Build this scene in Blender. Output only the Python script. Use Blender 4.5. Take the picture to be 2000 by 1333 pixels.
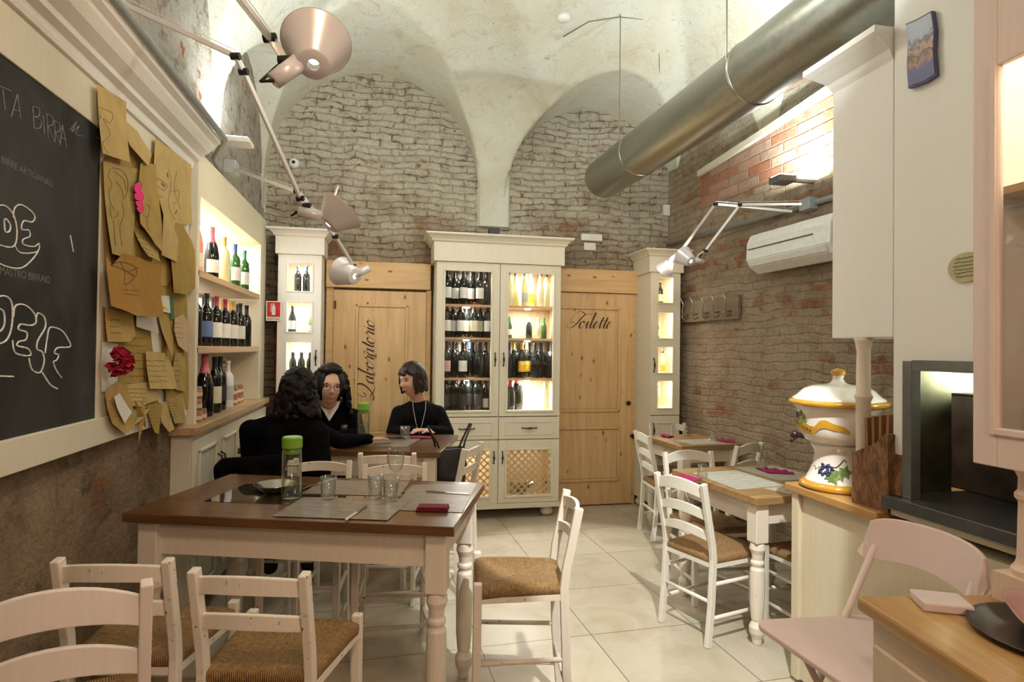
import bpy, bmesh, math, random
from mathutils import Vector, Matrix
R_ = random.Random(7)
S = bpy.context.scene
for o in list(bpy.data.objects): bpy.data.objects.remove(o)
COL = S.collection
PI = math.pi

# ------------------------------------------------------------------ camera
FPX, CAMZ, CX, CY = 1180.0, 1.49, 1000.0, 666.5
yaw, pitch, roll = math.atan(242/FPX), math.atan(16.4/FPX), .012
fw = Vector((math.sin(yaw)*math.cos(pitch), math.cos(yaw)*math.cos(pitch), math.sin(pitch)))
r0 = Vector((math.cos(yaw), -math.sin(yaw), 0)); u0 = r0.cross(fw)
rt = math.cos(roll)*r0 + math.sin(roll)*u0; up = rt.cross(fw)
CAMP = Vector((0, 0, CAMZ))
cd = bpy.data.cameras.new('camera'); cam = bpy.data.objects.new('camera', cd); COL.objects.link(cam)
m = Matrix((rt, up, -fw)).transposed().to_4x4(); m.translation = CAMP
cam.matrix_world = m
cd.sensor_width = 36; cd.lens = FPX/2000*36; cd.clip_start = .02
S.camera = cam

def at(px, py, x=None, y=None, z=None):
    """point of the photographed pixel's sight line on a known plane (measuring aid)"""
    d = fw + (px-CX)/FPX*rt - (py-CY)/FPX*up
    if x is not None: t = (x-CAMP.x)/d.x
    elif y is not None: t = (y-CAMP.y)/d.y
    else: t = (z-CAMP.z)/d.z
    return CAMP + t*d

# ------------------------------------------------------------------ view + world + lights
S.view_settings.view_transform = 'Standard'; S.view_settings.look = 'None'
S.view_settings.gamma = 1; S.view_settings.exposure = 0.22
S.view_settings.use_curve_mapping = False
w = bpy.data.worlds.new('world'); S.world = w; w.use_nodes = True
w.node_tree.nodes['Background'].inputs[0].default_value = (1, .9, .8, 1)
w.node_tree.nodes['Background'].inputs[1].default_value = .05

def area(name, loc, target, power, size, color, shape='DISK', sy=None, spread=None):
    l = bpy.data.lights.new(name, 'AREA'); l.energy = power; l.size = size; l.color = color; l.shape = shape
    if sy: l.size_y = sy
    if spread: l.spread = spread
    o = bpy.data.objects.new(name, l); COL.objects.link(o); o.location = loc
    o.rotation_euler = (Vector(target)-Vector(loc)).to_track_quat('-Z', 'Y').to_euler(); return o
def spot(name, loc, target, power, ang, color, r=.03, blend=.3):
    l = bpy.data.lights.new(name, 'SPOT'); l.energy = power; l.spot_size = ang; l.color = color
    l.shadow_soft_size = r; l.spot_blend = blend
    o = bpy.data.objects.new(name, l); COL.objects.link(o); o.location = loc
    o.rotation_euler = (Vector(target)-Vector(loc)).to_track_quat('-Z', 'Y').to_euler(); return o
def point(name, loc, power, color, r=.02):
    l = bpy.data.lights.new(name, 'POINT'); l.energy = power; l.color = color; l.shadow_soft_size = r
    o = bpy.data.objects.new(name, l); COL.objects.link(o); o.location = loc; return o
WARM = (1, .74, .50); NEUT = (1, .93, .80); COOL = (.93, 1, .96); PINK = (1, .66, .50)
# wall floods pointing up, an inferred warm lamp behind the camera, added fill lights
area('flood_light_right', (2.60, 3.60, 2.69), (2.78, 3.60, 3.5), 30, .12, COOL)
area('flood_light_left', (-.88, 3.95, 2.78), (-.35, 4.0, 4.0), 11, .12, COOL)
area('room_light_front', (.75, -.9, 2.2), (.6, .9, .7), 15, .5, PINK)
area('fill_light_front_left', (.1, .2, 3.0), (-.9, 2.0, .7), 20, .4, WARM)  # added fill above the camera, brightens the left wall
area('fill_light_middle', (.7, 3.1, 3.6), (.8, 3.5, 0), 11, .5, (1, .95, .84))  # added general fill under the vault, no fixture there
area('fill_light_up', (.9, 1.8, 2.8), (.8, 3.3, 4.6), 38, .4, COOL)  # added upward fill that lifts the vault, no fixture there
spot('track_spot', (.95, .95, 3.25), (1.30, 3.25, 0), 420, math.radians(33), (.97, 1, .93), .03, .12)

# ------------------------------------------------------------------ mesh helpers
class B:
    def __init__(s): s.b = bmesh.new()
    def _x(s, vs, M):
        if M is not None: bmesh.ops.transform(s.b, matrix=M, verts=vs)
    def box(s, lo, hi, M=None):
        g = bmesh.ops.create_cube(s.b, size=1)['verts']
        lo = Vector(lo); hi = Vector(hi); c = (lo+hi)/2; d = hi-lo
        for v in g: v.co = Vector((v.co.x*d.x, v.co.y*d.y, v.co.z*d.z))+c
        s._x(g, M); return s
    def beam(s, p0, p1, w, h, upv=(0, 0, 1), w1=None, h1=None):
        p0 = Vector(p0); p1 = Vector(p1); z = (p1-p0).normalized(); u = Vector(upv)
        x = u.cross(z)
        if x.length < 1e-4: x = Vector((1, 0, 0)).cross(z)
        x.normalize(); y = z.cross(x)
        w1 = w if w1 is None else w1; h1 = h if h1 is None else h1
        a = [s.b.verts.new(p0+x*sx*w/2+y*sy*h/2) for sx, sy in ((-1,-1),(1,-1),(1,1),(-1,1))]
        c = [s.b.verts.new(p1+x*sx*w1/2+y*sy*h1/2) for sx, sy in ((-1,-1),(1,-1),(1,1),(-1,1))]
        s.b.faces.new(a[::-1]); s.b.faces.new(c)
        for i in range(4): s.b.faces.new((a[i], a[(i+1)%4], c[(i+1)%4], c[i]))
        return s
    def ribs(s, pts, w, h, side=(1, 0, 0)):
        """rectangular bar swept through pts; side = fixed direction of the width w, thickness h across"""
        side = Vector(side).normalized(); rows = []
        pts = [Vector(p) for p in pts]
        for i, p in enumerate(pts):
            t = (pts[min(i+1, len(pts)-1)]-pts[max(i-1, 0)]).normalized()
            n = t.cross(side).normalized()
            rows.append([s.b.verts.new(p+side*a*w/2+n*b*h/2) for a, b in ((-1,-1),(1,-1),(1,1),(-1,1))])
        for a, c in zip(rows, rows[1:]):
            for i in range(4): s.b.faces.new((a[i], a[(i+1)%4], c[(i+1)%4], c[i]))
        s.b.faces.new(rows[0][::-1]); s.b.faces.new(rows[-1]); return s
    def cyl(s, p0, p1, r0, r1=None, n=16, cap=True):
        r1 = r0 if r1 is None else r1
        return s.tube([p0, p1], [r0, r1], n, cap)
    def tube(s, pts, r, n=8, cap=True):
        pts = [Vector(p) for p in pts]; rows = []; x = None
        if not isinstance(r, (list, tuple)): r = [r]*len(pts)
        for i, p in enumerate(pts):
            t = (pts[min(i+1, len(pts)-1)]-pts[max(i-1, 0)])
            t = t.normalized() if t.length > 1e-9 else Vector((0, 0, 1))
            if x is None: x = t.orthogonal().normalized()
            x = (x-t*x.dot(t)); x = x.normalized() if x.length > 1e-6 else t.orthogonal().normalized()
            y = t.cross(x)
            rows.append([s.b.verts.new(p+(x*math.cos(2*PI*k/n)+y*math.sin(2*PI*k/n))*r[i]) for k in range(n)])
        for a, c in zip(rows, rows[1:]):
            for k in range(n): s.b.faces.new((a[k], a[(k+1)%n], c[(k+1)%n], c[k]))
        if cap: s.b.faces.new(rows[0][::-1]); s.b.faces.new(rows[-1])
        return s
    def lathe(s, prof, n=24, c=(0, 0, 0), axis=None, a0=0, a1=2*PI):
        c = Vector(c); rows = []; full = abs(a1-a0-2*PI) < 1e-6
        Q = Vector((0, 0, 1)).rotation_difference(Vector(axis)).to_matrix() if axis is not None else None
        m_ = n if full else n+1
        for r, z in prof:
            if r < 1e-6 and full:
                p = Vector((0, 0, z)); p = Q@p if Q else p; rows.append([s.b.verts.new(p+c)])
            else:
                row = []
                for k in range(m_):
                    a = a0+(a1-a0)*k/n
                    p = Vector((r*math.cos(a), r*math.sin(a), z)); p = Q@p if Q else p; row.append(s.b.verts.new(p+c))
                rows.append(row)
        for a, d in zip(rows, rows[1:]):
            kk = n
            for k in range(kk):
                k2 = (k+1)%len(a) if full else k+1
                if len(a) == 1 and len(d) == 1: continue
                if len(a) == 1: s.b.faces.new((a[0], d[(k+1)%len(d)], d[k]))
                elif len(d) == 1: s.b.faces.new((a[k], a[(k+1)%len(a)], d[0]))
                else: s.b.faces.new((a[k], a[k2], d[k2], d[k]))
        return s
    def prism(s, poly, d):
        """polygon of 3D points extruded by vector d"""
        d = Vector(d); a = [s.b.verts.new(Vector(p)) for p in poly]; c = [s.b.verts.new(Vector(p)+d) for p in poly]
        s.b.faces.new(a[::-1]); s.b.faces.new(c); n = len(a)
        for i in range(n): s.b.faces.new((a[i], a[(i+1)%n], c[(i+1)%n], c[i]))
        return s
    def sph(s, c, r, n=2, sc=(1, 1, 1)):
        g = bmesh.ops.create_icosphere(s.b, subdivisions=n, radius=r)['verts']
        for v in g: v.co = Vector((v.co.x*sc[0], v.co.y*sc[1], v.co.z*sc[2]))+Vector(c)
        return s
    def quad(s, pts):
        s.b.faces.new([s.b.verts.new(Vector(p)) for p in pts]); return s

def ob(name, b, mat, parent=None, loc=(0, 0, 0), rot=(0, 0, 0), bevel=0, smooth=False, mods=None):
    me = bpy.data.meshes.new(name)
    bmesh.ops.recalc_face_normals(b.b, faces=b.b.faces[:])
    b.b.to_mesh(me); b.b.free(); me.materials.append(mat)
    o = bpy.data.objects.new(name, me); COL.objects.link(o)
    o.location = loc; o.rotation_euler = rot
    if parent: o.parent = parent
    if smooth: me.polygons.foreach_set('use_smooth', [True]*len(me.polygons))
    if bevel:
        bv = o.modifiers.new('bevel', 'BEVEL'); bv.width = bevel; bv.segments = 2; bv.limit_method = 'ANGLE'
        bv.angle_limit = math.radians(40)
    return o
def tag(o, label, cat, group=None, kind=None):
    if label: o['label'] = label
    if cat: o['category'] = cat
    if group: o['group'] = group
    if kind: o['kind'] = kind
    return o
def thing(name, label, cat, loc=(0, 0, 0), rz=0, group=None):
    o = bpy.data.objects.new(name, None); COL.objects.link(o); o.empty_display_size = .05
    o.location = loc; o.rotation_euler = (0, 0, rz); return tag(o, label, cat, group)
def struct(o, label=None):
    o['kind'] = 'structure'
    if label: o['label'] = label
    return o
def kids(o): return [c for c in bpy.data.objects if c.parent is o]
def dup(root, loc, rz, label, group=None, sc=None):
    def cp(o, par):
        c = o.copy(); COL.objects.link(c)
        if par: c.parent = par
        for ch in CH.get(o.name, []): cp(ch, c)
        return c
    CH = {}
    for c in bpy.data.objects:
        if c.parent: CH.setdefault(c.parent.name, []).append(c)
    r = cp(root, None); r.location = loc; r.rotation_euler = (0, 0, rz); r['label'] = label
    if group: r['group'] = group
    if sc: r.scale = sc
    return r

# ------------------------------------------------------------------ materials
def mk(name):
    mt = bpy.data.materials.new(name); mt.use_nodes = True
    return mt, mt.node_tree, mt.node_tree.nodes['Principled BSDF']
def nd(nt, t, **k):
    n = nt.nodes.new(t)
    for a, v in k.items():
        if a.startswith('i_'): n.inputs[a[2:].replace('_', ' ')].default_value = v
        else: setattr(n, a, v)
    return n
def ramp(nt, fac, stops):
    n = nt.nodes.new('ShaderNodeValToRGB'); e = n.color_ramp.elements
    while len(e) < len(stops): e.new(.5)
    for i, (p, c) in enumerate(stops):
        e[i].position = p; e[i].color = (c[0], c[1], c[2], 1) if not isinstance(c, (int, float)) else (c, c, c, 1)
    nt.links.new(fac, n.inputs[0]); return n.outputs[0]
def mixc(nt, f, a, b, mode='MIX'):
    n = nt.nodes.new('ShaderNodeMix'); n.data_type = 'RGBA'; n.blend_type = mode
    for sock, v in ((n.inputs[0], f), (n.inputs[6], a), (n.inputs[7], b)):
        if hasattr(v, 'is_output'): nt.links.new(v, sock)
        elif isinstance(v, (int, float)): sock.default_value = v
        else: sock.default_value = (*v, 1)
    return n.outputs[2]
def math_(nt, op, a, b=0.0, clamp=False):
    n = nt.nodes.new('ShaderNodeMath'); n.operation = op; n.use_clamp = clamp
    for i, v in enumerate((a, b)):
        if hasattr(v, 'is_output'): nt.links.new(v, n.inputs[i])
        else: n.inputs[i].default_value = v
    return n.outputs[0]
def noise(nt, vec, scale, detail=4, rough=.55, dist=0, out=0):
    n = nd(nt, 'ShaderNodeTexNoise'); n.inputs['Scale'].default_value = scale; n.inputs['Detail'].default_value = detail
    n.inputs['Roughness'].default_value = rough; n.inputs['Distortion'].default_value = dist
    if vec is not None: nt.links.new(vec, n.inputs['Vector'])
    return n.outputs[out]
def ocoord(nt, scale=(1, 1, 1)):
    t = nd(nt, 'ShaderNodeTexCoord'); mp = nd(nt, 'ShaderNodeMapping'); mp.inputs['Scale'].default_value = scale
    nt.links.new(t.outputs['Object'], mp.inputs[0]); return mp.outputs[0]
def bump(nt, bs, h, strength=.5, dist=.01):
    n = nd(nt, 'ShaderNodeBump'); n.inputs['Strength'].default_value = strength; n.inputs['Distance'].default_value = dist
    nt.links.new(h, n.inputs['Height']); nt.links.new(n.outputs[0], bs.inputs['Normal'])
_M = {}
def plain(name, col, rough=.5, metal=0, spec=None, emit=None, coat=0, var=.06, vs=25):
    if name in _M: return _M[name]
    mt, nt, bs = mk(name)
    bs.inputs['Roughness'].default_value = rough; bs.inputs['Metallic'].default_value = metal
    if spec is not None: bs.inputs['Specular IOR Level'].default_value = spec
    if coat: bs.inputs['Coat Weight'].default_value = coat
    if emit: bs.inputs['Emission Color'].default_value = (*emit[0], 1); bs.inputs['Emission Strength'].default_value = emit[1]
    f = noise(nt, ocoord(nt), vs, 3)
    c = ramp(nt, f, [(.3, tuple(x*(1-var) for x in col)), (.7, tuple(min(1, x*(1+var)) for x in col))])
    nt.links.new(c, bs.inputs['Base Color']); _M[name] = mt; return mt
def painted(name, col, wear=.0, rough=.45):
    if name in _M: return _M[name]
    mt, nt, bs = mk(name); oc = ocoord(nt)
    g = noise(nt, ocoord(nt, (14, 14, 1.5)), 5, 4)
    c = mixc(nt, ramp(nt, g, [(.35, 0), (.75, .5)]), col, tuple(x*.88 for x in col))
    if wear:
        f = noise(nt, oc, 38, 6, .7)
        c = mixc(nt, ramp(nt, f, [(.71-wear*.3, 0), (.74-wear*.3, 1)]), c, (.16, .08, .04))
    nt.links.new(c, bs.inputs['Base Color']); bs.inputs['Roughness'].default_value = rough
    bump(nt, bs, g, .15, .002); _M[name] = mt; return mt
def wood(name, c1, c2, axis=0, rough=.35, scale=1, knots=False, coat=0):
    if name in _M: return _M[name]
    mt, nt, bs = mk(name)
    sc = [16*scale]*3; sc[axis] = 1.3*scale
    v = ocoord(nt, tuple(sc)); f = noise(nt, v, 2.2, 6, .6, .6)
    c = ramp(nt, f, [(.28, c1), (.5, tuple((a+b)/2 for a, b in zip(c1, c2))), (.72, c2)])
    if knots:
        vo = nd(nt, 'ShaderNodeTexVoronoi'); k = [9.0]*3; k[axis] = 4.5; vo.inputs['Scale'].default_value = 1
        nt.links.new(ocoord(nt, tuple(k)), vo.inputs['Vector'])
        c = mixc(nt, ramp(nt, vo.outputs['Distance'], [(.045, 1), (.13, 0)]), c, (.16, .07, .02))
    nt.links.new(c, bs.inputs['Base Color']); bs.inputs['Roughness'].default_value = rough
    if coat: bs.inputs['Coat Weight'].default_value = coat; bs.inputs['Coat Roughness'].default_value = .12
    bump(nt, bs, f, .12, .003); _M[name] = mt; return mt
def masonry(name, swap, plaster, stone, brick, wash, wash_z, brick_h=.07, brick_w=.26, rubble=0.0, bumpd=.035, redness=.16, crev=.8, wob=1.0, plas=.9):
    """rough old wall: uneven courses of pale stone and odd red bricks, dark crevices, plaster and lime wash patches"""
    mt, nt, bs = mk(name)
    t = nd(nt, 'ShaderNodeTexCoord'); sp = nd(nt, 'ShaderNodeSeparateXYZ'); nt.links.new(t.outputs['Object'], sp.inputs[0])
    cb = nd(nt, 'ShaderNodeCombineXYZ')
    nt.links.new(sp.outputs['Y' if swap else 'X'], cb.inputs[0]); nt.links.new(sp.outputs['Z'], cb.inputs[1])
    P = cb.outputs[0]; D = P
    for sc_, am in ((2.3, .12*wob), (9, .055*wob), (30, .018*wob)):
        dn = nd(nt, 'ShaderNodeTexNoise'); dn.inputs['Scale'].default_value = sc_; dn.inputs['Detail'].default_value = 3
        nt.links.new(P, dn.inputs['Vector'])
        vm = nd(nt, 'ShaderNodeVectorMath', operation='SCALE'); nt.links.new(dn.outputs['Color'], vm.inputs[0]); vm.inputs['Scale'].default_value = am
        va = nd(nt, 'ShaderNodeVectorMath', operation='ADD'); nt.links.new(D, va.inputs[0]); nt.links.new(vm.outputs[0], va.inputs[1]); D = va.outputs[0]
    br = nd(nt, 'ShaderNodeTexBrick'); nt.links.new(D, br.inputs['Vector'])
    br.inputs['Scale'].default_value = 1; br.inputs['Brick Width'].default_value = brick_w; br.inputs['Row Height'].default_value = brick_h
    br.inputs['Mortar Size'].default_value = .009; br.inputs['Mortar Smooth'].default_value = .8; br.inputs['Bias'].default_value = 0
    br.inputs['Color1'].default_value = (0, 0, 0, 1); br.inputs['Color2'].default_value = (1, 1, 1, 1); br.inputs['Mortar'].default_value = (.4, .4, .4, 1)
    f1 = noise(nt, P, 1.5, 6, .65); f2 = noise(nt, P, 8, 8, .72, .4); f3 = noise(nt, P, 36, 6, .75); f4 = noise(nt, P, 4.2, 5, .6)
    vo = nd(nt, 'ShaderNodeTexVoronoi'); vo.inputs['Scale'].default_value = 8; nt.links.new(D, vo.inputs['Vector'])
    rv = nd(nt, 'ShaderNodeSeparateColor'); nt.links.new(vo.outputs['Color'], rv.inputs[0])
    rnd = mixc(nt, rubble, br.outputs['Color'], rv.outputs[0])
    pale = tuple((a+b)/2 for a, b in zip(stone, plaster))
    c = ramp(nt, rnd, [(0, stone), (.35, pale), (.6, tuple(x*.85 for x in pale)), (1-redness-.03, stone), (1-redness, brick), (1, tuple(x*.8 for x in brick))])
    c = mixc(nt, ramp(nt, f1, [(.40, 0), (.54, plas)]), c, plaster)
    zz = math_(nt, 'SUBTRACT', sp.outputs['Z'], wash_z)
    zz = math_(nt, 'ADD', zz, math_(nt, 'MULTIPLY', math_(nt, 'SUBTRACT', f1, .5), 2.6))
    wm = math_(nt, 'MULTIPLY', ramp(nt, zz, [(0, 0), (.5, 1)]), ramp(nt, f2, [(.36, .25), (.50, 1)]))
    c = mixc(nt, math_(nt, 'MULTIPLY', wm, .88), c, wash)
    spots = math_(nt, 'MULTIPLY', ramp(nt, noise(nt, P, 10, 4, .6), [(.62, 0), (.66, 1)]), ramp(nt, f4, [(.45, 0), (.55, 1)]))
    c = mixc(nt, spots, c, brick)
    cr_ = math_(nt, 'MULTIPLY', mixc(nt, rubble, br.outputs['Fac'], ramp(nt, f4, [(.40, .7), (.47, 0)])), math_(nt, 'MULTIPLY', ramp(nt, f2, [(.44, 1), (.54, 0)]), ramp(nt, noise(nt, P, 2.7, 4, .6), [(.40, .25), (.58, 1)])))
    c = mixc(nt, math_(nt, 'MULTIPLY', cr_, crev), c, (.07, .045, .028))
    c = mixc(nt, .7, c, ramp(nt, f3, [(.28, .45), (.5, .92), (.8, 1)]), 'MULTIPLY')
    c = mixc(nt, .55, c, ramp(nt, f2, [(.26, .35), (.44, 1)]), 'MULTIPLY')
    nt.links.new(c, bs.inputs['Base Color']); bs.inputs['Roughness'].default_value = .92
    bs.inputs['Specular IOR Level'].default_value = .15
    h = math_(nt, 'ADD', math_(nt, 'MULTIPLY', math_(nt, 'SUBTRACT', 1, br.outputs['Fac']), .5*(1-rubble)),
              math_(nt, 'ADD', math_(nt, 'MULTIPLY', f2, 1.3), math_(nt, 'MULTIPLY', f3, .35)))
    h = math_(nt, 'ADD', h, math_(nt, 'MULTIPLY', vo.outputs['Distance'], -.5*rubble))
    bump(nt, bs, h, 1.0, bumpd*1.2); return mt
def glass_thin(name, tint=(1, 1, 1), gl=.06):
    if name in _M: return _M[name]
    mt = bpy.data.materials.new(name); mt.use_nodes = True; nt = mt.node_tree; nt.nodes.clear()
    o = nd(nt, 'ShaderNodeOutputMaterial'); a = nd(nt, 'ShaderNodeBsdfTransparent'); a.inputs[0].default_value = (*tint, 1)
    g = nd(nt, 'ShaderNodeBsdfGlossy'); g.inputs['Roughness'].default_value = .02
    fr = nd(nt, 'ShaderNodeLayerWeight'); fr.inputs[0].default_value = .5
    mx = nd(nt, 'ShaderNodeMixShader')
    f = math_(nt, 'ADD', math_(nt, 'MULTIPLY', math_(nt, 'POWER', fr.outputs['Facing'], 2.6), .9), gl*.7, True)
    nt.links.new(f, mx.inputs[0]); nt.links.new(a.outputs[0], mx.inputs[1]); nt.links.new(g.outputs[0], mx.inputs[2])
    nt.links.new(mx.outputs[0], o.inputs[0]); _M[name] = mt; return mt
def glass_bottle(name, col, rough=.05):
    if name in _M: return _M[name]
    mt, nt, bs = mk(name); bs.inputs['Base Color'].default_value = (*col, 1); bs.inputs['Roughness'].default_value = rough
    bs.inputs['IOR'].default_value = 1.5; bs.inputs['Specular IOR Level'].default_value = .6
    f = noise(nt, ocoord(nt), 6, 2); nt.links.new(ramp(nt, f, [(0, tuple(x*.8 for x in col)), (1, tuple(min(1, x*1.2) for x in col))]), bs.inputs['Base Color'])
    _M[name] = mt; return mt
def emis(name, col, s):
    if name in _M: return _M[name]
    mt, nt, bs = mk(name); bs.inputs['Base Color'].default_value = (.8, .8, .8, 1)
    bs.inputs['Emission Color'].default_value = (*col, 1); bs.inputs['Emission Strength'].default_value = s; _M[name] = mt; return mt

CREAM = painted('cream_paint', (.74, .70, .57)); WHITE = painted('white_paint', (.83, .82, .78)); PANELW = plain('panel_white', (.86, .855, .83), .45, var=.01)
CHAIR = painted('chair_paint', (.80, .73, .64), .25); CHAIRW = painted('chair_white_paint', (.80, .77, .70), .12)
TABLEP = painted('table_paint', (.80, .72, .62), .12)
YELLOWP = painted('yellow_paint', (.66, .57, .36))
TOPW = wood('brown_table_wood', (.075, .030, .010), (.17, .075, .027), 0, .28, .8, coat=.35)
TOPL = wood('light_table_wood', (.22, .12, .045), (.42, .26, .11), 0, .38, .8, coat=.15)
PINE = wood('pine_door_wood', (.52, .33, .15), (.70, .49, .26), 2, .45, .6, True)
PINEX = wood('pine_lintel_wood', (.52, .33, .14), (.70, .48, .24), 0, .45, .6, True)
SHELFW = wood('shelf_wood', (.40, .25, .12), (.60, .42, .22), 1, .4, .8)
OAKX = wood('counter_wood', (.34, .17, .05), (.56, .32, .11), 1, .35, .8, coat=.2)
STEEL = plain('brushed_steel', (.20, .20, .19), .30, .55, var=.1)
ALU = plain('lamp_aluminium', (.74, .72, .75), .32, .15, var=.02)
ALUB = plain('bright_aluminium', (.74, .73, .73), .28, .45, var=.03)
BLACK = plain('black_plastic', (.012, .012, .012), .4)
IRON = plain('dark_bronze', (.05, .035, .02), .4, .8)
PLASTW = plain('white_plastic', (.78, .79, .76), .4)
CHALKW = plain('chalk_white', (.75, .78, .80), .9, var=.3, vs=60)
CHALKD = plain('faint_chalk', (.20, .21, .21), .9, var=.3, vs=60)
INK = plain('dark_ink', (.045, .025, .015), .7)
BLKCLOTH = plain('black_cloth', (.004, .004, .005), .95, spec=.05, var=.3, vs=40)
PANE = glass_thin('window_glass')
GLASS = glass_thin('drinking_glass', (.97, .98, .97), .10)

def rush():
    mt, nt, bs = mk('woven_rush')
    t = nd(nt, 'ShaderNodeTexCoord'); sp = nd(nt, 'ShaderNodeSeparateXYZ'); nt.links.new(t.outputs['Object'], sp.inputs[0])
    ax = math_(nt, 'ABSOLUTE', sp.outputs['X']); ay = math_(nt, 'ABSOLUTE', sp.outputs['Y'])
    side = math_(nt, 'GREATER_THAN', ax, math_(nt, 'MULTIPLY', ay, 1.0))
    mx = nd(nt, 'ShaderNodeMix'); nt.links.new(side, mx.inputs[0]); nt.links.new(sp.outputs['X'], mx.inputs[2]); nt.links.new(sp.outputs['Y'], mx.inputs[3])
    wob = noise(nt, t.outputs['Object'], 30, 3)
    co = math_(nt, 'ADD', math_(nt, 'MULTIPLY', mx.outputs[0], 1000), math_(nt, 'MULTIPLY', wob, 9))
    sn = math_(nt, 'SINE', co)
    f = noise(nt, t.outputs['Object'], 70, 4, .7)
    hh = math_(nt, 'ADD', math_(nt, 'MULTIPLY', sn, .22), f)
    c = ramp(nt, hh, [(.15, (.12, .055, .018)), (.5, (.36, .20, .075)), (.85, (.58, .38, .17))])
    c = mixc(nt, ramp(nt, noise(nt, t.outputs['Object'], 9, 2), [(.4, 0), (.7, .4)]), c, (.22, .11, .04))
    nt.links.new(c, bs.inputs['Base Color']); bs.inputs['Roughness'].default_value = .75
    bump(nt, bs, sn, .7, .004); return mt
RUSH = rush()
# ================================================================== ROOM SHELL
def floor_mat():
    mt, nt, bs = mk('floor_tiles')
    t = nd(nt, 'ShaderNodeTexCoord'); mp = nd(nt, 'ShaderNodeMapping')
    a = math.radians(2.5); mp.inputs['Rotation'].default_value = (0, 0, -a)
    nt.links.new(t.outputs['Object'], mp.inputs[0])
    x0, y0 = 1.064, 3.032
    rx = x0*math.cos(-a)-y0*math.sin(-a); ry = x0*math.sin(-a)+y0*math.cos(-a)
    mp.inputs['Location'].default_value = (-rx, -ry, 0)
    P = mp.outputs[0]
    br = nd(nt, 'ShaderNodeTexBrick', offset=0.0); nt.links.new(P, br.inputs['Vector'])
    br.inputs['Scale'].default_value = 1; br.inputs['Brick Width'].default_value = .59; br.inputs['Row Height'].default_value = .59
    br.inputs['Mortar Size'].default_value = .0028; br.inputs['Mortar Smooth'].default_value = .2; br.inputs['Bias'].default_value = 0
    br.inputs['Color1'].default_value = (.50, .45, .37, 1); br.inputs['Color2'].default_value = (.57, .52, .43, 1)
    br.inputs['Mortar'].default_value = (.17, .13, .09, 1)
    f = noise(nt, P, 2.6, 6, .62, .8)
    c = mixc(nt, .8, br.outputs['Color'], ramp(nt, f, [(.3, (.72, .66, .56)), (.55, (1, .98, .93)), (.7, (.92, .95, .92))]), 'MULTIPLY')
    nt.links.new(c, bs.inputs['Base Color']); bs.inputs['Roughness'].default_value = .38
    nt.links.new(ramp(nt, f, [(.3, .5), (.7, .3)]), bs.inputs['Roughness'])
    bump(nt, bs, math_(nt, 'SUBTRACT', 1, br.outputs['Fac']), .4, .002); return mt
WL = -1.08; YB = 5.6
def wr(y): return 2.73 + (5.6-y)*.050           # the right wall runs slightly out of square
struct(ob('floor', B().box((-1.6, -3.2, -.1), (3.5, 5.8, 0)), floor_mat()))
M_back = masonry('back_wall_stone', False, (.52, .44, .33), (.40, .30, .20), (.40, .17, .08), (.74, .69, .57), 2.35, brick_h=.062, brick_w=.22, crev=.6)
M_left = masonry('left_wall_rubble', True, (.56, .42, .28), (.36, .24, .15), (.50, .20, .07), (.78, .74, .65), 1.85, rubble=.9, bumpd=.07, redness=.10)
M_right = masonry('right_wall_brick', True, (.56, .46, .34), (.42, .31, .21), (.42, .19, .10), (.66, .62, .52), 3.1, brick_h=.062, brick_w=.24, rubble=.4, redness=.26, crev=.35, wob=.7, plas=.7)
M_red = masonry('red_brick', True, (.50, .42, .34), (.40, .16, .085), (.46, .17, .085), (.64, .60, .52), 3.35, brick_h=.078, brick_w=.27, bumpd=.015, redness=.75, crev=.1, wob=.12, plas=.15)
struct(ob('wall_back', B().box((-1.6, YB, 0), (3.5, YB+.15, 5)), M_back))
b = B().box((-1.6, -3.2, 0), (WL, 3.5, 5)).box((-1.6, 5.30, 0), (WL, YB, 5)).box((-1.6, 3.5, 2.50), (WL, 5.30, 5)).box((-1.6, 3.5, 0), (-1.36, 5.30, 2.50))
struct(ob('wall_left', b, M_left))
b = B(); b.prism([(wr(-3.2), -3.2, 0), (wr(YB), YB, 0), (wr(YB)+.3, YB, 0), (wr(-3.2)+.3, -3.2, 0)], (0, 0, 5))
struct(ob('wall_right', b, M_right))
struct(ob('wall_front', B().box((-1.6, -3.35, 0), (3.5, -3.2, 5)), plain('front_plaster', (.66, .58, .46), .9)))
# vaulted ceiling: pavilion vault cut by lunettes that spring from the walls
ZS, ZT = 2.62, 4.35
def arch(u, n=2.0): return max(0.0, 1-abs(u)**n)**(1/n)
def zceil(x, y):
    L = WL; Rr = wr(y); xc = (L+Rr)/2; hw = (Rr-L)/2
    zs_ = ZS if x < xc else 3.15
    zb = zs_+(ZT-zs_)*arch((x-xc)/hw, 2.3)
    v = max(0, (y-(YB-2.9))/2.9); ze = ZS+(ZT-ZS)*arch(min(v, 1), 2.1)
    z = min(zb, ze)
    # lunettes on the back wall
    for c_, a_, top in ((-.13, .93, 3.98), (1.93, .86, 3.83)):
        u = (x-c_)/a_
        if abs(u) < 1: z = max(z, 2.98+(top-2.98)*arch(u, 2.0)+.04*(YB-y)) if y > 2.2 else z
    # lunettes on the side walls
    for c_, a_, top in ((4.82, .66, 3.72), (3.2, .80, 3.95), (1.5, .80, 3.95), (-.2, .80, 3.95)):
        u = (y-c_)/a_
        if abs(u) < 1:
            z = max(z, 2.95+(top-2.95)*arch(u)+.04*min(x-L, Rr-x))
    return z
b = B(); NX, NY = 170, 260
def cs(t): return .5-.5*math.cos(PI*t)
rows = []
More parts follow.
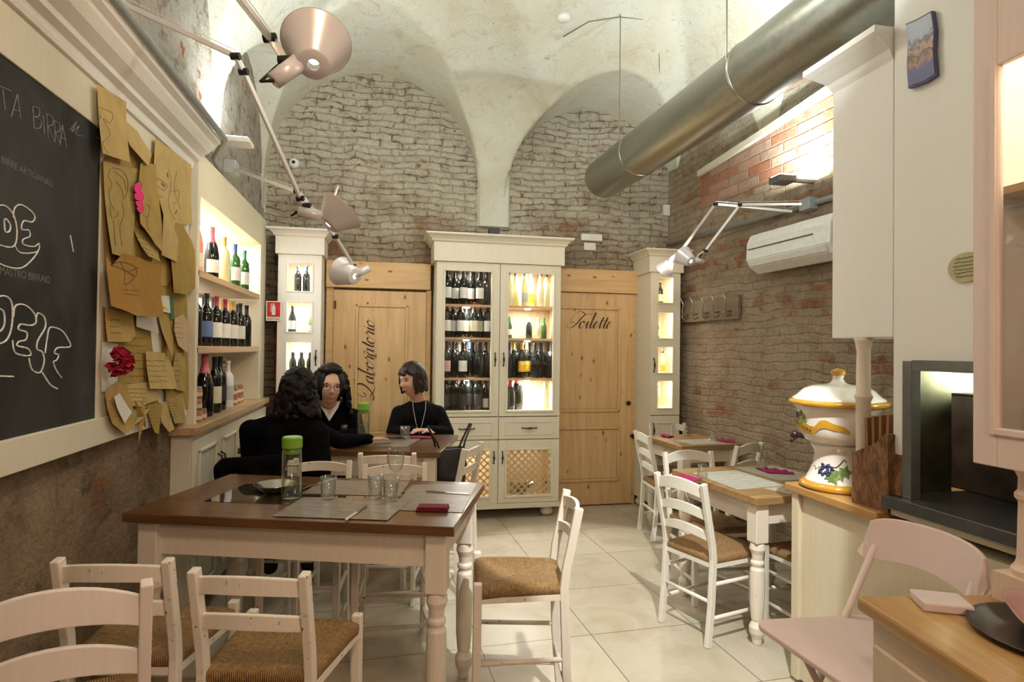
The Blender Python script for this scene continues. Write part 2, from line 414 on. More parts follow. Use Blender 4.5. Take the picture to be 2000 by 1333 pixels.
for j in range(NY+1):
    tt = j/NY; y = YB-(YB+3.2)*(1-math.cos(PI/2*tt)) if True else 0
    row = []
    for i in range(NX+1):
        t = i/NX; t = .5*t+.5*cs(t); x = WL+(wr(y)-WL)*t
        row.append(b.b.verts.new((x, y, zceil(min(max(x, WL+.0005), wr(y)-.0005), min(y, YB-.0005)))))
    rows.append(row)
for a_, c_ in zip(rows, rows[1:]):
    for i in range(NX): b.b.faces.new((a_[i], a_[i+1], c_[i+1], c_[i]))
def ceil_mat():
    mt, nt, bs = mk('old_ceiling_plaster'); P = ocoord(nt)
    f1 = noise(nt, P, 1.3, 6, .6, .4); f2 = noise(nt, P, 5, 8, .68, 1.5); f3 = noise(nt, ocoord(nt, (1, 1, 2.5)), 13, 8, .75, 2.5)
    c = ramp(nt, f1, [(.28, (.56, .47, .31)), (.42, (.64, .62, .50)), (.6, (.68, .70, .63)), (.78, (.66, .62, .48))])
    c = mixc(nt, ramp(nt, f3, [(.30, .85), (.42, 0)]), c, (.24, .24, .19))
    c = mixc(nt, ramp(nt, f2, [(.30, .5), (.45, 0)]), c, (.40, .33, .21))
    c = mixc(nt, ramp(nt, noise(nt, P, 3.2, 6, .7), [(.69, 0), (.72, .6)]), c, (.42, .22, .12))
    nt.links.new(c, bs.inputs['Base Color']); bs.inputs['Roughness'].default_value = .9
    bump(nt, bs, math_(nt, 'ADD', f2, math_(nt, 'MULTIPLY', f3, .4)), .8, .02); return mt
CEILM = ceil_mat()
o = struct(ob('ceiling', b, CEILM, smooth=True))
# plain corbel between the two back lunettes
b = B(); b.prism([(.80, 5.6, 2.64), (1.11, 5.6, 2.64), (1.09, 5.565, 2.64), (.82, 5.565, 2.64)], (0, 0, .50))
struct(ob('trim_1', b, CEILM), 'plaster corbel block under the vault between the two back arches')
# straight ledge and the neat red brick field on the right wall
def onr(y, z, d=0): return Vector((wr(y)-d, y, z))
b = B(); b.prism([onr(5.0, 2.78, .012), onr(3.05, 2.78, .012), onr(3.05, 3.24, .012), onr(5.0, 3.10, .012)], (.03, 0, 0))
struct(ob('trim_2', b, M_red), 'field of neat red bricks on the right wall under the ledge')
b = B(); b.ribs([onr(5.0, 3.10, .02), onr(4.0, 3.17, .025), onr(3.0, 3.26, .03)], .05, .05, (1, 0, 0))
struct(ob('trim_3', b, painted('ledge_plaster', (.62, .58, .46), 0, .9)), 'thin plaster ledge above the red bricks')
# doors
def door(n, x0, x1, panels, zt, word):
    t = bpy.data.objects.new('door_%d' % n, None); COL.objects.link(t); t.location = (x0, 5.55, 0); t['kind'] = 'structure'
    t['label'] = 'pine plank door lettered %s in dark script' % word
    W = x1-x0
    b = B().box((0, -.02, .012), (W, .04, zt))
    ob('door_leaf', b, PINE, t, bevel=.002)
    for (a, z0, c_, z1) in panels:
        b = B()
        for lo, hi in (((a, z0), (c_, z0+.022)), ((a, z1-.022), (c_, z1)), ((a, z0), (a+.022, z1)), ((c_-.022, z0), (c_, z1))):
            b.box((lo[0], -.036, lo[1]), (hi[0], -.021, hi[1]))
        ob('panel_moulding', b, PINE, t, bevel=.006)
        ob('door_panel', B().box((a+.03, -.024, z0+.03), (c_-.03, -.0205, z1-.03)), PINE, t)
    return t
d1 = door(1, -.475, .335, [(.19, .30, .65, .60), (.19, .72, .65, 1.875)], 2.0, 'Laboratorio')
d2 = door(2, 1.45, 2.335, [(.10, .235, .755, .755), (.10, .90, .755, 1.905)], 2.04, 'Toilette')
ob('hinge', B().box((.005, -.034, 1.83), (.022, -.02, 1.90)), IRON, d1)
ob('door_lock', B().cyl((.845, -.02, .98), (.845, -.032, .98), .022), IRON, d2)
ob('door_lock', B().cyl((.895, -.0, .66), (.895, -.03, .66), .022), IRON, d2)
b = B().box((-.54, 5.50, 2.02), (.37, 5.6, 2.255)); b.box((-.54, 5.54, 0), (-.477, 5.6, 2.02)).box((.337, 5.54, 0), (.38, 5.6, 2.02))
struct(ob('trim_4', b, PINEX, bevel=.003), 'pine lintel and posts around the Laboratorio door')
b = B().box((1.42, 5.50, 2.045), (2.40, 5.6, 2.265)).box((2.338, 5.54, 0), (2.37, 5.6, 2.045))
struct(ob('trim_5', b, PINEX, bevel=.003), 'pine lintel and post around the Toilette door')

# copperplate lettering
def cr(pts, n=6):
    P = [Vector((p[0], p[1])) for p in pts]; out = []
    for i in range(len(P)-1):
        p0 = P[max(i-1, 0)]; p1 = P[i]; p2 = P[i+1]; p3 = P[min(i+2, len(P)-1)]
        for k in range(n):
            t = k/n; out.append(.5*((2*p1)+(-p0+p2)*t+(2*p0-5*p1+4*p2-p3)*t*t+(-p0+3*p1-3*p2+p3)*t**3))
    out.append(P[-1]); return out
GL = {'a': (1.02, [[(.75,.8),(.45,1),(.12,.65),(.15,.1),(.4,0),(.68,.45),(.78,.98),(.72,.3),(.85,.02),(1.1,.35)]]),
 'b': (.95, [[(0,.35),(.35,1.4),(.5,2.1),(.35,2.1),(.24,1),(.25,.15),(.5,0),(.8,.4),(.75,.9),(.55,.75),(1.0,.85)]]),
 'o': (.92, [[(.5,1),(.15,.75),(.12,.2),(.4,0),(.75,.35),(.72,.85),(.5,1),(.6,.8),(1.0,.9)]]),
 'r': (.78, [[(0,.4),(.2,.95),(.28,1.15),(.35,.95),(.58,.9),(.5,.4),(.55,.03),(.8,.35)]]),
 't': (.62, [[(0,.35),(.35,1.1),(.45,1.6),(.32,.6),(.4,.03),(.7,.35)], [(.08,1.05),(.4,1.12),(.72,1.05)]]),
 'i': (.55, [[(0,.35),(.25,.98),(.22,.4),(.33,.02),(.6,.35)]]),
 'I': (.55, [[(0,.35),(.25,.98),(.22,.4),(.33,.02),(.6,.35)], [(.3,1.35),(.3,1.25)]]),
 'l': (.6, [[(0,.35),(.42,1.5),(.5,2.1),(.36,2.1),(.22,.8),(.3,.02),(.6,.35)]]),
 'e': (.70, [[(0,.35),(.42,.6),(.55,.9),(.35,1),(.12,.5),(.3,.02),(.78,.4)]]),
 'T': (1.75, [[(.95,.9),(.45,.75),(.4,1.5),(.8,2.2),(1.4,2.35),(2.2,2.0),(3.0,2.0),(3.4,2.25)], [(2.15,2.0),(1.75,1.4),(1.35,.7),(.9,.15),(.4,.0),(.0,.25),(.15,.5)]]),
 'L': (2.0, [[(.5,1.3),(.1,1.0),(-.1,1.7),(.4,2.4),(1.1,2.3),(1.5,1.7),(1.4,1.0),(.9,.3),(.3,-.1),(-.2,.15),(.15,.45),(.9,.1),(1.6,-.15),(2.1,.2)], [(1.0,2.4),(1.6,2.6),(2.0,2.3)]])}
def script_word(word, size, slant=.3):
    """flat ribbons in a local (x, z) plane"""
    b = B(); cx = 0
    for ch in word:
        adv, strokes = GL[ch]
        for st in strokes:
            pts = cr(st, 7); L_ = []; R2 = []
            for i, p in enumerate(pts):
                t = pts[min(i+1, len(pts)-1)]-pts[max(i-1, 0)]
                if t.length < 1e-6: continue
                t.normalize(); wd = .045+.17*max(0, -t.y)**1.5
                if i == 0 or i == len(pts)-1: wd = .03
                n = Vector((-t.y, t.x))
                for s_, arr in ((1, L_), (-1, R2)):
                    q = p+n*s_*wd/2; arr.append(((cx+q.x+slant*q.y)*size, 0, q.y*size))
            va = [b.b.verts.new(p) for p in L_]; vb = [b.b.verts.new(p) for p in R2]
            for i in range(len(va)-1): b.b.faces.new((va[i], va[i+1], vb[i+1], vb[i]))
        cx += adv
    g = bmesh.ops.extrude_face_region(b.b, geom=b.b.faces[:])
    for v in [e for e in g['geom'] if isinstance(e, bmesh.types.BMVert)]: v.co.y += .0012
    return b, cx*size
b, wd = script_word('TolIette'.replace('lI', 'il'), .0685, .35)
ob('door_lettering', b, INK, d2, loc=(1.655-1.45, -.0262, 1.70))
b, wd = script_word('LaboratorIo', .0665, .35)
ob('door_lettering', b, INK, d1, loc=(.355, -.0262, 1.03), rot=(0, -PI/2, 0))

# ================================================================== WALL SHELF UNIT (left)
XU = -1.0
t = thing('wall_shelf_unit', 'cream built-in wall shelf unit with lit niche, two shelves, cupboard below', 'shelf unit', (XU, 3.48, 0))
b = B().box((-.08, 0, 0), (0, .04, 2.53)).box((-.34, 1.62, 0), (0, 1.82, 2.53)).box((-.34, .04, 2.30), (0, 1.62, 2.53))
ob('frame', b, painted('pale_cream_paint', (.78, .74, .58)), t, bevel=.004)
ob('back_panel', B().box((-.36, .0, 1.0), (-.34, 1.62, 2.34)), WHITE, t)
ob('side_panel', B().box((-.34, .0, 1.0), (-.08, .018, 2.3)), CREAM, t)
ob('shelf', B().box((-.335, .02, 1.862), (-.0, 1.60, 1.90)), SHELFW, t, bevel=.003)
ob('shelf', B().box((-.335, .02, 1.447), (-.0, 1.60, 1.487)), SHELFW, t, bevel=.003)
ob('worktop', B().box((-.335, -.14+.0, 1.03), (.05, 1.80, 1.072)), SHELFW, t, bevel=.004)
ob('cupboard_body', B().box((-.34, -.10, .08), (.012, 1.79, 1.03)), CREAM, t)
for k in range(4):
    y0 = -.085+k*.468
    dd = ob('cupboard_door', B().box((.013, y0, .12), (.03, y0+.452, 1.0)), CREAM, t, bevel=.003)
    b = B()
    for lo, hi in (((y0+.06, .18), (y0+.39, .20)), ((y0+.06, .92), (y0+.39, .94)), ((y0+.06, .18), (y0+.08, .94)), ((y0+.37, .18), (y0+.39, .94))):
        b.box((.03, lo[0], lo[1]), (.042, hi[0], hi[1]))
    ob('door_moulding', b, CREAM, dd, bevel=.005)
    hy = y0+(.425 if k % 2 == 0 else .027)
    b = B().tube([(.03, hy, .72), (.055, hy, .735), (.062, hy, .79), (.055, hy, .845), (.03, hy, .86)], .006)
    ob('handle', b, IRON, dd, smooth=True)
ob('strip_light', B().box((-.30, .10, 2.283), (-.26, 1.5, 2.298)), emis('strip_white', (.97, 1, .98), 14), t)
area('shelf_strip_light', (XU-.26, 4.3, 2.275), (XU-.22, 4.3, 1.4), 13, 1.4, (.97, 1, .97), 'RECTANGLE', .05).rotation_euler = (0, 0, PI/2)

area('shelf_strip_light_low', (XU-.28, 4.3, 1.84), (XU-.22, 4.3, 1), 2.5, 1.4, (1, .97, .85), 'RECTANGLE', .04).rotation_euler = (0, 0, PI/2)

# ================================================================== BOTTLES
PROF = {'bordeaux': [(0,0),(.034,0),(.0375,.006),(.0375,.195),(.034,.218),(.020,.236),(.0145,.25),(.0135,.275),(.0135,.30),(.015,.302),(.015,.316),(0,.316)],
 'burgundy': [(0,0),(.038,0),(.041,.006),(.041,.155),(.036,.19),(.022,.225),(.0145,.25),(.0135,.30),(.0145,.302),(.0145,.313),(0,.313)],
 'sparkling': [(0,0),(.040,0),(.0445,.008),(.0445,.15),(.038,.195),(.024,.235),(.0165,.265),(.0165,.30),(.018,.303),(.016,.325),(0,.325)],
 'slim': [(0,0),(.030,0),(.033,.006),(.033,.17),(.028,.21),(.017,.25),(.013,.29),(.0135,.34),(0,.34)],
 'small': [(0,0),(.026,0),(.029,.005),(.029,.10),(.024,.125),(.013,.145),(.012,.18),(.013,.19),(0,.19)]}
CAPC = {'black': (.012, .012, .014), 'red': (.30, .02, .03), 'pink': (.66, .16, .20), 'gold': (.62, .36, .06), 'blue': (.04, .07, .30), 'orange': (.7, .25, .04), 'white': (.7, .7, .68), 'green': (.02, .22, .07), 'navy': (.03, .05, .12)}
GLC = {'dark': (.006, .008, .007), 'green': (.03, .10, .02), 'clear': (.70, .66, .42), 'amber': (.62, .30, .04), 'rose': (.75, .32, .20), 'olive': (.16, .19, .02), 'pale': (.75, .70, .38), 'white': (.72, .71, .72)}
LBC = {'white': (.75, .74, .69), 'cream': (.70, .63, .46), 'blue': (.10, .17, .36), 'yellow': (.80, .48, .03), 'black': (.02, .02, .02), 'pink': (.62, .38, .34), 'none': None, 'grey': (.45, .46, .46), 'green': (.10, .26, .12)}
_B = {}
def bottle(shape, gl, cap, lab, loc, label, group, ang=0, small=False):
    key = (shape, gl, cap, lab)
    name = 'wine_bottle' if shape not in ('sparkling', 'small', 'slim') else {'sparkling': 'sparkling_wine_bottle', 'small': 'small_bottle', 'slim': 'tall_slim_bottle'}[shape]
    if key in _B:
        return dup(_B[key], loc, ang, label, group)
    t = thing(name, label, 'bottle', loc, ang, group)
    pr = PROF[shape]
    H = pr[-1][1]
    ob('bottle_glass', B().lathe(pr, 16), glass_bottle('bottle_glass_'+gl, GLC[gl], .06), t, smooth=True)
    cz = H*(.70 if shape == 'sparkling' else .80)
    body = [(r+.0008, z) for r, z in pr if z >= cz and r > 0]
    r_at = [r for r, z in pr if z <= cz][-1]
    cp = [(max(body[0][0], .0146) if body else .015, cz)]+body
    if shape == 'sparkling': cp = [(.0375*.75, .222)]+[(r+.0008, z) for r, z in pr if z > .222 and r > 0]
    cp.append((0, H+.001))
    ob('capsule', B().lathe(cp, 14), plain('capsule_'+cap, CAPC[cap], .35), t, smooth=True)
    if LBC[lab]:
        r = max(p[0] for p in pr)+.0008
        z0, z1 = (.055, .150) if shape != 'small' else (.03, .08)
        if shape in ('slim', 'sparkling'): z0, z1 = .04, .12
        ob('paper_label', B().lathe([(r, z0), (r, z1)], 12, a0=-PI*.5-1.15, a1=-PI*.5+1.15), plain('label_'+lab, LBC[lab], .7), t)
    _B[key] = t; return t
ORD = ['first', 'second', 'third', 'fourth', 'fifth', 'sixth', 'seventh', 'eighth', 'ninth', 'tenth', 'eleventh', 'twelfth', 'thirteenth', 'fourteenth', 'fifteenth', 'sixteenth']
def describe(sh, gl, cap, lab):
    s_ = {'dark': 'dark', 'green': 'green', 'clear': 'clear golden', 'amber': 'amber', 'rose': 'rosy', 'olive': 'olive', 'pale': 'pale', 'white': 'white'}[gl]
    k = {'sparkling': 'sparkling bottle', 'small': 'small bottle', 'slim': 'slim bottle'}.get(sh, 'bottle')
    l = '' if lab == 'none' else ' with %s label' % lab
    return '%s-capped %s %s%s' % (cap, s_, k, l)
# middle shelf of the wall unit (fifteen bottles) and top shelf (ten)
mid = [('bordeaux','dark','black','cream'),('bordeaux','dark','black','none'),('bordeaux','dark','black','blue'),('bordeaux','dark','black','blue'),('burgundy','dark','black','none'),('bordeaux','dark','red','white'),
       ('bordeaux','dark','black','white'),('bordeaux','dark','red','white'),('burgundy','dark','gold','white'),('bordeaux','dark','gold','white'),('bordeaux','dark','gold','yellow'),('bordeaux','dark','black','white'),('bordeaux','dark','black','white'),('bordeaux','dark','black','none')]
for i, s_ in enumerate(mid):
    y = 3.60+i*.105; x = XU-.09+(.02 if i % 2 else -.02)
    bottle(*s_, (x, y, 1.488), '%s, %s from left on middle wall shelf' % (describe(*s_), ORD[i]), 'wine bottles on the middle wall shelf', ang=PI*.25)
top = [('slim','amber','white','none'),('slim','rose','white','cream'),('slim','pale','white','none'),('sparkling','dark','pink','white'),('slim','rose','white','none'),('bordeaux','pale','gold','none'),('burgundy','olive','navy','blue'),('bordeaux','green','blue','white'),('bordeaux','green','green','white'),('bordeaux','green','green','white')]
for i, s_ in enumerate(top):
    y = 3.60+i*.145
    bottle(*s_, (XU-.10+(.02 if i % 2 else -.02), y, 1.901), '%s, %s from left on top wall shelf' % (describe(*s_), ORD[i]), 'bottles on the top wall shelf', ang=PI*.25)
def scaled(o, k): o.scale = (k, k, k); return o
p = at(418, 797, z=1.075)
WT = [('sparkling','dark','pink','none',(XU-.06, 3.87),1.13), ('bordeaux','dark','black','cream',(XU-.06, 4.08),1.1), ('bordeaux','dark','black','black',(XU-.07, 4.24),1.1), ('bordeaux','white','white','grey',(XU-.06, 4.40),1.0)]
for i, (sh, gl, cap, lab, q, k) in enumerate(WT):
    scaled(bottle(sh, gl, cap, lab, (q[0], q[1], 1.0725), '%s standing on the counter under the wall shelves' % describe(sh, gl, cap, lab), None, ang=PI*.25), k)
# jars
t = thing('preserve_jar', 'x', 'jar', (0, 0, 0), 0, 'preserve jars on the counter')
ob('jar_glass', B().lathe([(0, 0), (.030, 0), (.033, .005), (.033, .045), (.028, .052), (0, .052)], 16), plain('orange_preserve', (.42, .12, .03), .2, coat=.6, var=.3), t, smooth=True)
ob('jar_lid', B().lathe([(.031, .052), (.031, .064), (0, .064)], 16), plain('jar_lid_metal', (.55, .53, .5), .3, .8), t)
ob('paper_label', B().lathe([(.0338, .012), (.0338, .034)], 12, a0=-PI*.5-1.3, a1=-PI*.5+1.3), plain('jar_label', (.62, .52, .42), .7), t)
jar0 = t; J = []
for (y, dx, n, w_) in ((3.60, -.10, 5, 'back left stack'), (3.60, .0, 3, 'front left stack'), (3.69, -.09, 4, 'second left stack'), (3.69, .0, 1, 'low front stack'), (3.775, -.06, 2, 'third left stack'),
                 (4.57, -.14, 5, 'stack beside the white wrapped bottle'), (4.67, -.14, 5, 'tall right stack'), (4.77, -.06, 2, 'low right stack'), (4.85, -.06, 2, 'last right stack'), (4.62, -.05, 2, 'low stack beside the white bottle')):
    for k in range(n): J.append((y, dx, k, '%s preserve jar from bottom, %s on counter' % (ORD[k], w_)))
for i, (y, dx, k, lb) in enumerate(J):
    loc = (XU-.03+dx, y, 1.0725+k*.0645)
    if i == 0: jar0.location = loc; jar0.rotation_euler = (0, 0, .6); jar0['label'] = lb
    else: dup(jar0, loc, .6, lb)

# ================================================================== GLAZED CABINETS
def cornice(x0, x1, y0, y1, z0, out=.06, h=.075):
    """flared cornice: bottom rectangle widening upward on the left, right and front sides"""
    b = B(); pr = [(0, 0), (.012, 0), (.02, .3), (.55, .62), (.8, .66), (1, .8), (1, 1), (0, 1)]
    lev = [(0, 0), (.18, .12), (.25, .3), (.6, .62), (.78, .68), (1, .8), (1, 1)]
    rows = []
    for f, q in lev:
        e = out*f; z = z0+h*q
        rows.append([b.b.verts.new(p) for p in ((x0-e, y1, z), (x0-e, y0-e, z), (x1+e, y0-e, z), (x1+e, y1, z))])
    for a, c in zip(rows, rows[1:]):
        for i in range(4): b.b.faces.new((a[i], a[(i+1)%4], c[(i+1)%4], c[i]))
    b.b.faces.new(rows[0][::-1]); b.b.faces.new(rows[-1]); return b
def pull(p, vert=True, L=.11):
    a = Vector((0, 0, 1)) if vert else Vector((1, 0, 0)); p = Vector(p); out = Vector((0, -1, 0))
    pts = [p-a*L/2+out*.002, p-a*L*.36+out*.014, p-a*L*.15+out*.02, p+out*.022, p+a*L*.15+out*.02, p+a*L*.36+out*.014, p+a*L/2+out*.002]
    b = B().tube(pts, [.005, .004, .006, .010, .006, .004, .005], 8)
    b.sph(p-a*L*.5, .008, 1).sph(p+a*L*.5, .008, 1); return b
def frame_rect(b, x0, x1, z0, z1, X0, X1, Z0, Z1, y0, y1):
    """door frame: outer X0..X1, Z0..Z1 with opening x0..x1, z0..z1"""
    b.box((X0, y0, Z0), (x0, y1, Z1)).box((x1, y0, Z0), (X1, y1, Z1)).box((x0, y0, Z0), (x1, y1, z0)).box((x0, y0, z1), (x1, y1, Z1)); return b
YF = 5.22
t = thing('display_cabinet', 'large cream wine cabinet with two glass doors between the pine doors', 'cabinet', (.40, YF, 0))
W, D = 1.115, .36
b = B().box((0, .02, .10), (.02, D, 2.25)).box((W-.02, .02, .10), (W, D, 2.25)).box((.02, .02, .10), (W-.02, D, .13)).box((.02, .02, 2.22), (W-.02, D, 2.25)).box((.02, .02, .90), (W-.02, D, .925)).box((.02, .02, .68), (W-.02, D, .70)).box((W/2-.012, .02, .13), (W/2+.012, D, 2.22))
b.box((-.01, 0, .09), (W+.01, D, .135))
ob('carcass', b, CREAM, t, bevel=.003)
ob('back_panel', B().box((.02, D-.012, .13), (W-.02, D, 2.22)), wood('pale_cabinet_back', (.66, .50, .32), (.80, .66, .46), 2, .5), t)
ob('frieze', B().box((-.025, -.025, 2.245), (W+.025, D, 2.415)), CREAM, t, bevel=.003)
ob('cornice', cornice(-.03, W+.03, -.03, D, 2.41, .065, .075), CREAM, t)
gz0, gz1 = .955, 2.165
for k in (0, 1):
    X0 = .004+k*W/2; X1 = X0+W/2-.006; x0 = X0+.075; x1 = X1-.075
    if k: x1 = X1-.07; x0 = X0+.075
    dd = ob('glass_door', frame_rect(B(), x0, x1, gz0, gz1, X0, X1, .90, 2.243, 0, .02), CREAM, t, bevel=.003)
    ob('pane', B().box((x0, .008, gz0), (x1, .011, gz1)), PANE, dd)
    b = B()
    for lo, hi in (((x0-.02, gz0-.02), (x1+.02, gz0)), ((x0-.02, gz1), (x1+.02, gz1+.02)), ((x0-.02, gz0), (x0, gz1)), ((x1, gz0), (x1+.02, gz1))): b.box((lo[0], -.008, lo[1]), (hi[0], .0, hi[1]))
    ob('door_moulding', b, CREAM, dd, bevel=.004)
    ob('handle', pull((X1-.035 if k == 0 else X0+.035, 0, 1.40)), IRON, dd, smooth=True)
    dw = ob('drawer', B().box((X0, 0, .70), (X1, .02, .893)), CREAM, t, bevel=.004)
    b = B()
    for lo, hi in (((X0+.055, .735), (X1-.055, .745)), ((X0+.055, .845), (X1-.055, .855)), ((X0+.055, .735), (X0+.065, .855)), ((X1-.065, .735), (X1-.055, .855))): b.box((lo[0], -.006, lo[1]), (hi[0], 0, hi[1]))
    ob('drawer_moulding', b, CREAM, dw, bevel=.003)
    ob('handle', pull(((X0+X1)/2, 0, .795), False, .13), IRON, dw, smooth=True)
    lx0, lx1, lz0, lz1 = X0+.075, X1-.075, .205, .60
    ld = ob('lattice_door', frame_rect(B(), lx0, lx1, lz0, lz1, X0, X1, .14, .69, 0, .02), CREAM, t, bevel=.003)
    b = B(); n = 9; wl = lx1-lx0; hl = lz1-lz0; stp = .062
    for sgn in (1, -1):
        c_ = -hl
        while c_ < wl:
            # segment x = c_+s, z = s, clipped
            s0 = max(0, -c_); s1 = min(hl, wl-c_)
            if s1-s0 > .01:
                pa = (c_+s0, s0); pb = (c_+s1, s1)
                if sgn < 0: pa = (wl-pa[0], pa[1]); pb = (wl-pb[0], pb[1])
                yy = .009 if sgn > 0 else .014
                b.beam((lx0+pa[0], yy, lz0+pa[1]), (lx0+pb[0], yy, lz0+pb[1]), .013, .004, (0, 1, 0))
            c_ += stp
    ob('lattice', b, wood('lattice_wood', (.50, .34, .17), (.62, .46, .25), 2, .5), ld)
    b = B()
    for lo, hi in (((lx0-.02, lz0-.02), (lx1+.02, lz0)), ((lx0-.02, lz1), (lx1+.02, lz1+.02)), ((lx0-.02, lz0), (lx0, lz1)), ((lx1, lz0), (lx1+.02, lz1))): b.box((lo[0], -.008, lo[1]), (hi[0], 0, hi[1]))
    ob('door_moulding', b, CREAM, ld, bevel=.004)
    ob('handle', pull((X1-.035 if k == 0 else X0+.035, 0, .54), True, .10), IRON, ld, smooth=True)
for k, z in enumerate((1.88, 1.59, 1.235)):
    ob('shelf', B().box((.022, .04, z-.02), (W/2-.014, D-.014, z)), SHELFW, t); ob('shelf', B().box((W/2+.014, .04, z-.02), (W-.022, D-.014, z)), SHELFW, t)
for x in (.09, W-.09):
    for y in (.09, D-.06):
        ob('foot', B().lathe([(0, 0), (.03, 0), (.055, .02), (.058, .045), (.035, .075), (.03, .09), (0, .09)], 20, (x, y, 0)), CREAM, t, smooth=True)
SHZ = [.927, 1.236, 1.591, 1.881]
for k in (0, 1):
    for j, z in enumerate((1.215, 1.57, 1.86, 2.20)):
        cxk = W/4+k*W/2
        ob('spot_lamp', B().cyl((cxk, .12, z-.008), (cxk, .12, z-.001), .028), emis('cabinet_spot', (1, .97, .9), 25), t)
        area('cabinet_spot_light', (.40+cxk, YF+.11, z-.012), (.40+cxk, YF+.14, 0), 3.0 if not (k == 1 and j in (0, 3)) else 6.0, .05, (1, .95, .84))
area('cabinet_low_light', (.40+.30, YF+.15, .66), (.40+.32, YF+.2, .2), 1.6, .05, (1, .85, .65))
area('cabinet_low_light_right', (.40+.86, YF+.15, .66), (.40+.84, YF+.2, .2), .6, .05, (1, .85, .65))
cab = {(0,3): [('bordeaux','dark','black','white')]*5+[('bordeaux','dark','black','none')],
 (0,2): [('bordeaux','dark','red','white')]*3+[('burgundy','dark','red','cream')]*3+[('bordeaux','dark','black','white')],
 (0,1): [('bordeaux','dark','black','pink'),('bordeaux','dark','black','none'),('burgundy','dark','black','white'),('bordeaux','dark','navy','none'),('burgundy','dark','black','none'),('bordeaux','dark','black','none')],
 (0,0): [('bordeaux','dark','black','black')]*5+[('slim','dark','orange','cream')],
 (1,3): [('slim','clear','blue','none'),('slim','pale','blue','none'),('slim','pale','blue','grey'),('slim','pale','blue','yellow'),('slim','clear','navy','none'),('slim','pale','navy','none')],
 (1,2): [('small','green','green','white'),('small','dark','white','none'),('small','clear','white','none'),('small','green','green','none')],
 (1,1): [('bordeaux','dark','black','none'),('burgundy','dark','gold','none'),('bordeaux','dark','gold','yellow'),('bordeaux','dark','gold','yellow'),('burgundy','dark','black','none'),('bordeaux','dark','black','none'),('bordeaux','dark','black','none')],
 (1,0): [('sparkling','dark','red','none'),('sparkling','dark','pink','none'),('bordeaux','pale','white','cream')]}
LV = ['bottom shelf', 'third shelf down', 'second shelf down', 'top shelf']
for (k, j), lst in cab.items():
    n = len(lst)
    for i, s_ in enumerate(lst):
        xs0 = .40+.085+k*W/2
        span = W/2-.17
        if (k, j) == (1, 0): x = xs0+(.04, .12, .36)[i]
        elif (k, j) == (1, 2): x = xs0+(.02, .22, .29, .36)[i]
        else: x = xs0+.02+span*i/(n-.6)
        y = YF+.10+(.07 if i % 2 else 0)
        g = 'bottles on the %s behind the %s door' % (LV[j], ('left', 'right')[k])
        bottle(*s_, (x, y, SHZ[j]), '%s, %s from left, %s, %s cabinet door' % (describe(*s_), ORD[i], LV[j], ('left', 'right')[k]), g)
        if (k, j) in ((0, 3), (0, 0), (1, 1), (0, 1)) and i < n-1:
            bottle('bordeaux', 'dark', 'black', 'none', (x+.035, YF+.25, SHZ[j]), 'back-row dark bottle, %s from left, %s, %s cabinet door' % (ORD[i], LV[j], ('left', 'right')[k]), 'back row bottles in the cabinet')
# crumpled gift film bundle behind the right lattice
b = B()
for i in range(16): b.sph((.40+.80+R_.uniform(-.10, .10), YF+.13+R_.uniform(-.03, .05), .19+R_.uniform(0, .10)), R_.uniform(.022, .038), 1)
tag(ob('glass_bauble_bundle', b, plain('shiny_foil', (.55, .55, .5), .12, .9, var=.4)), 'shiny crumpled bundle behind the right lattice door', 'bundle')

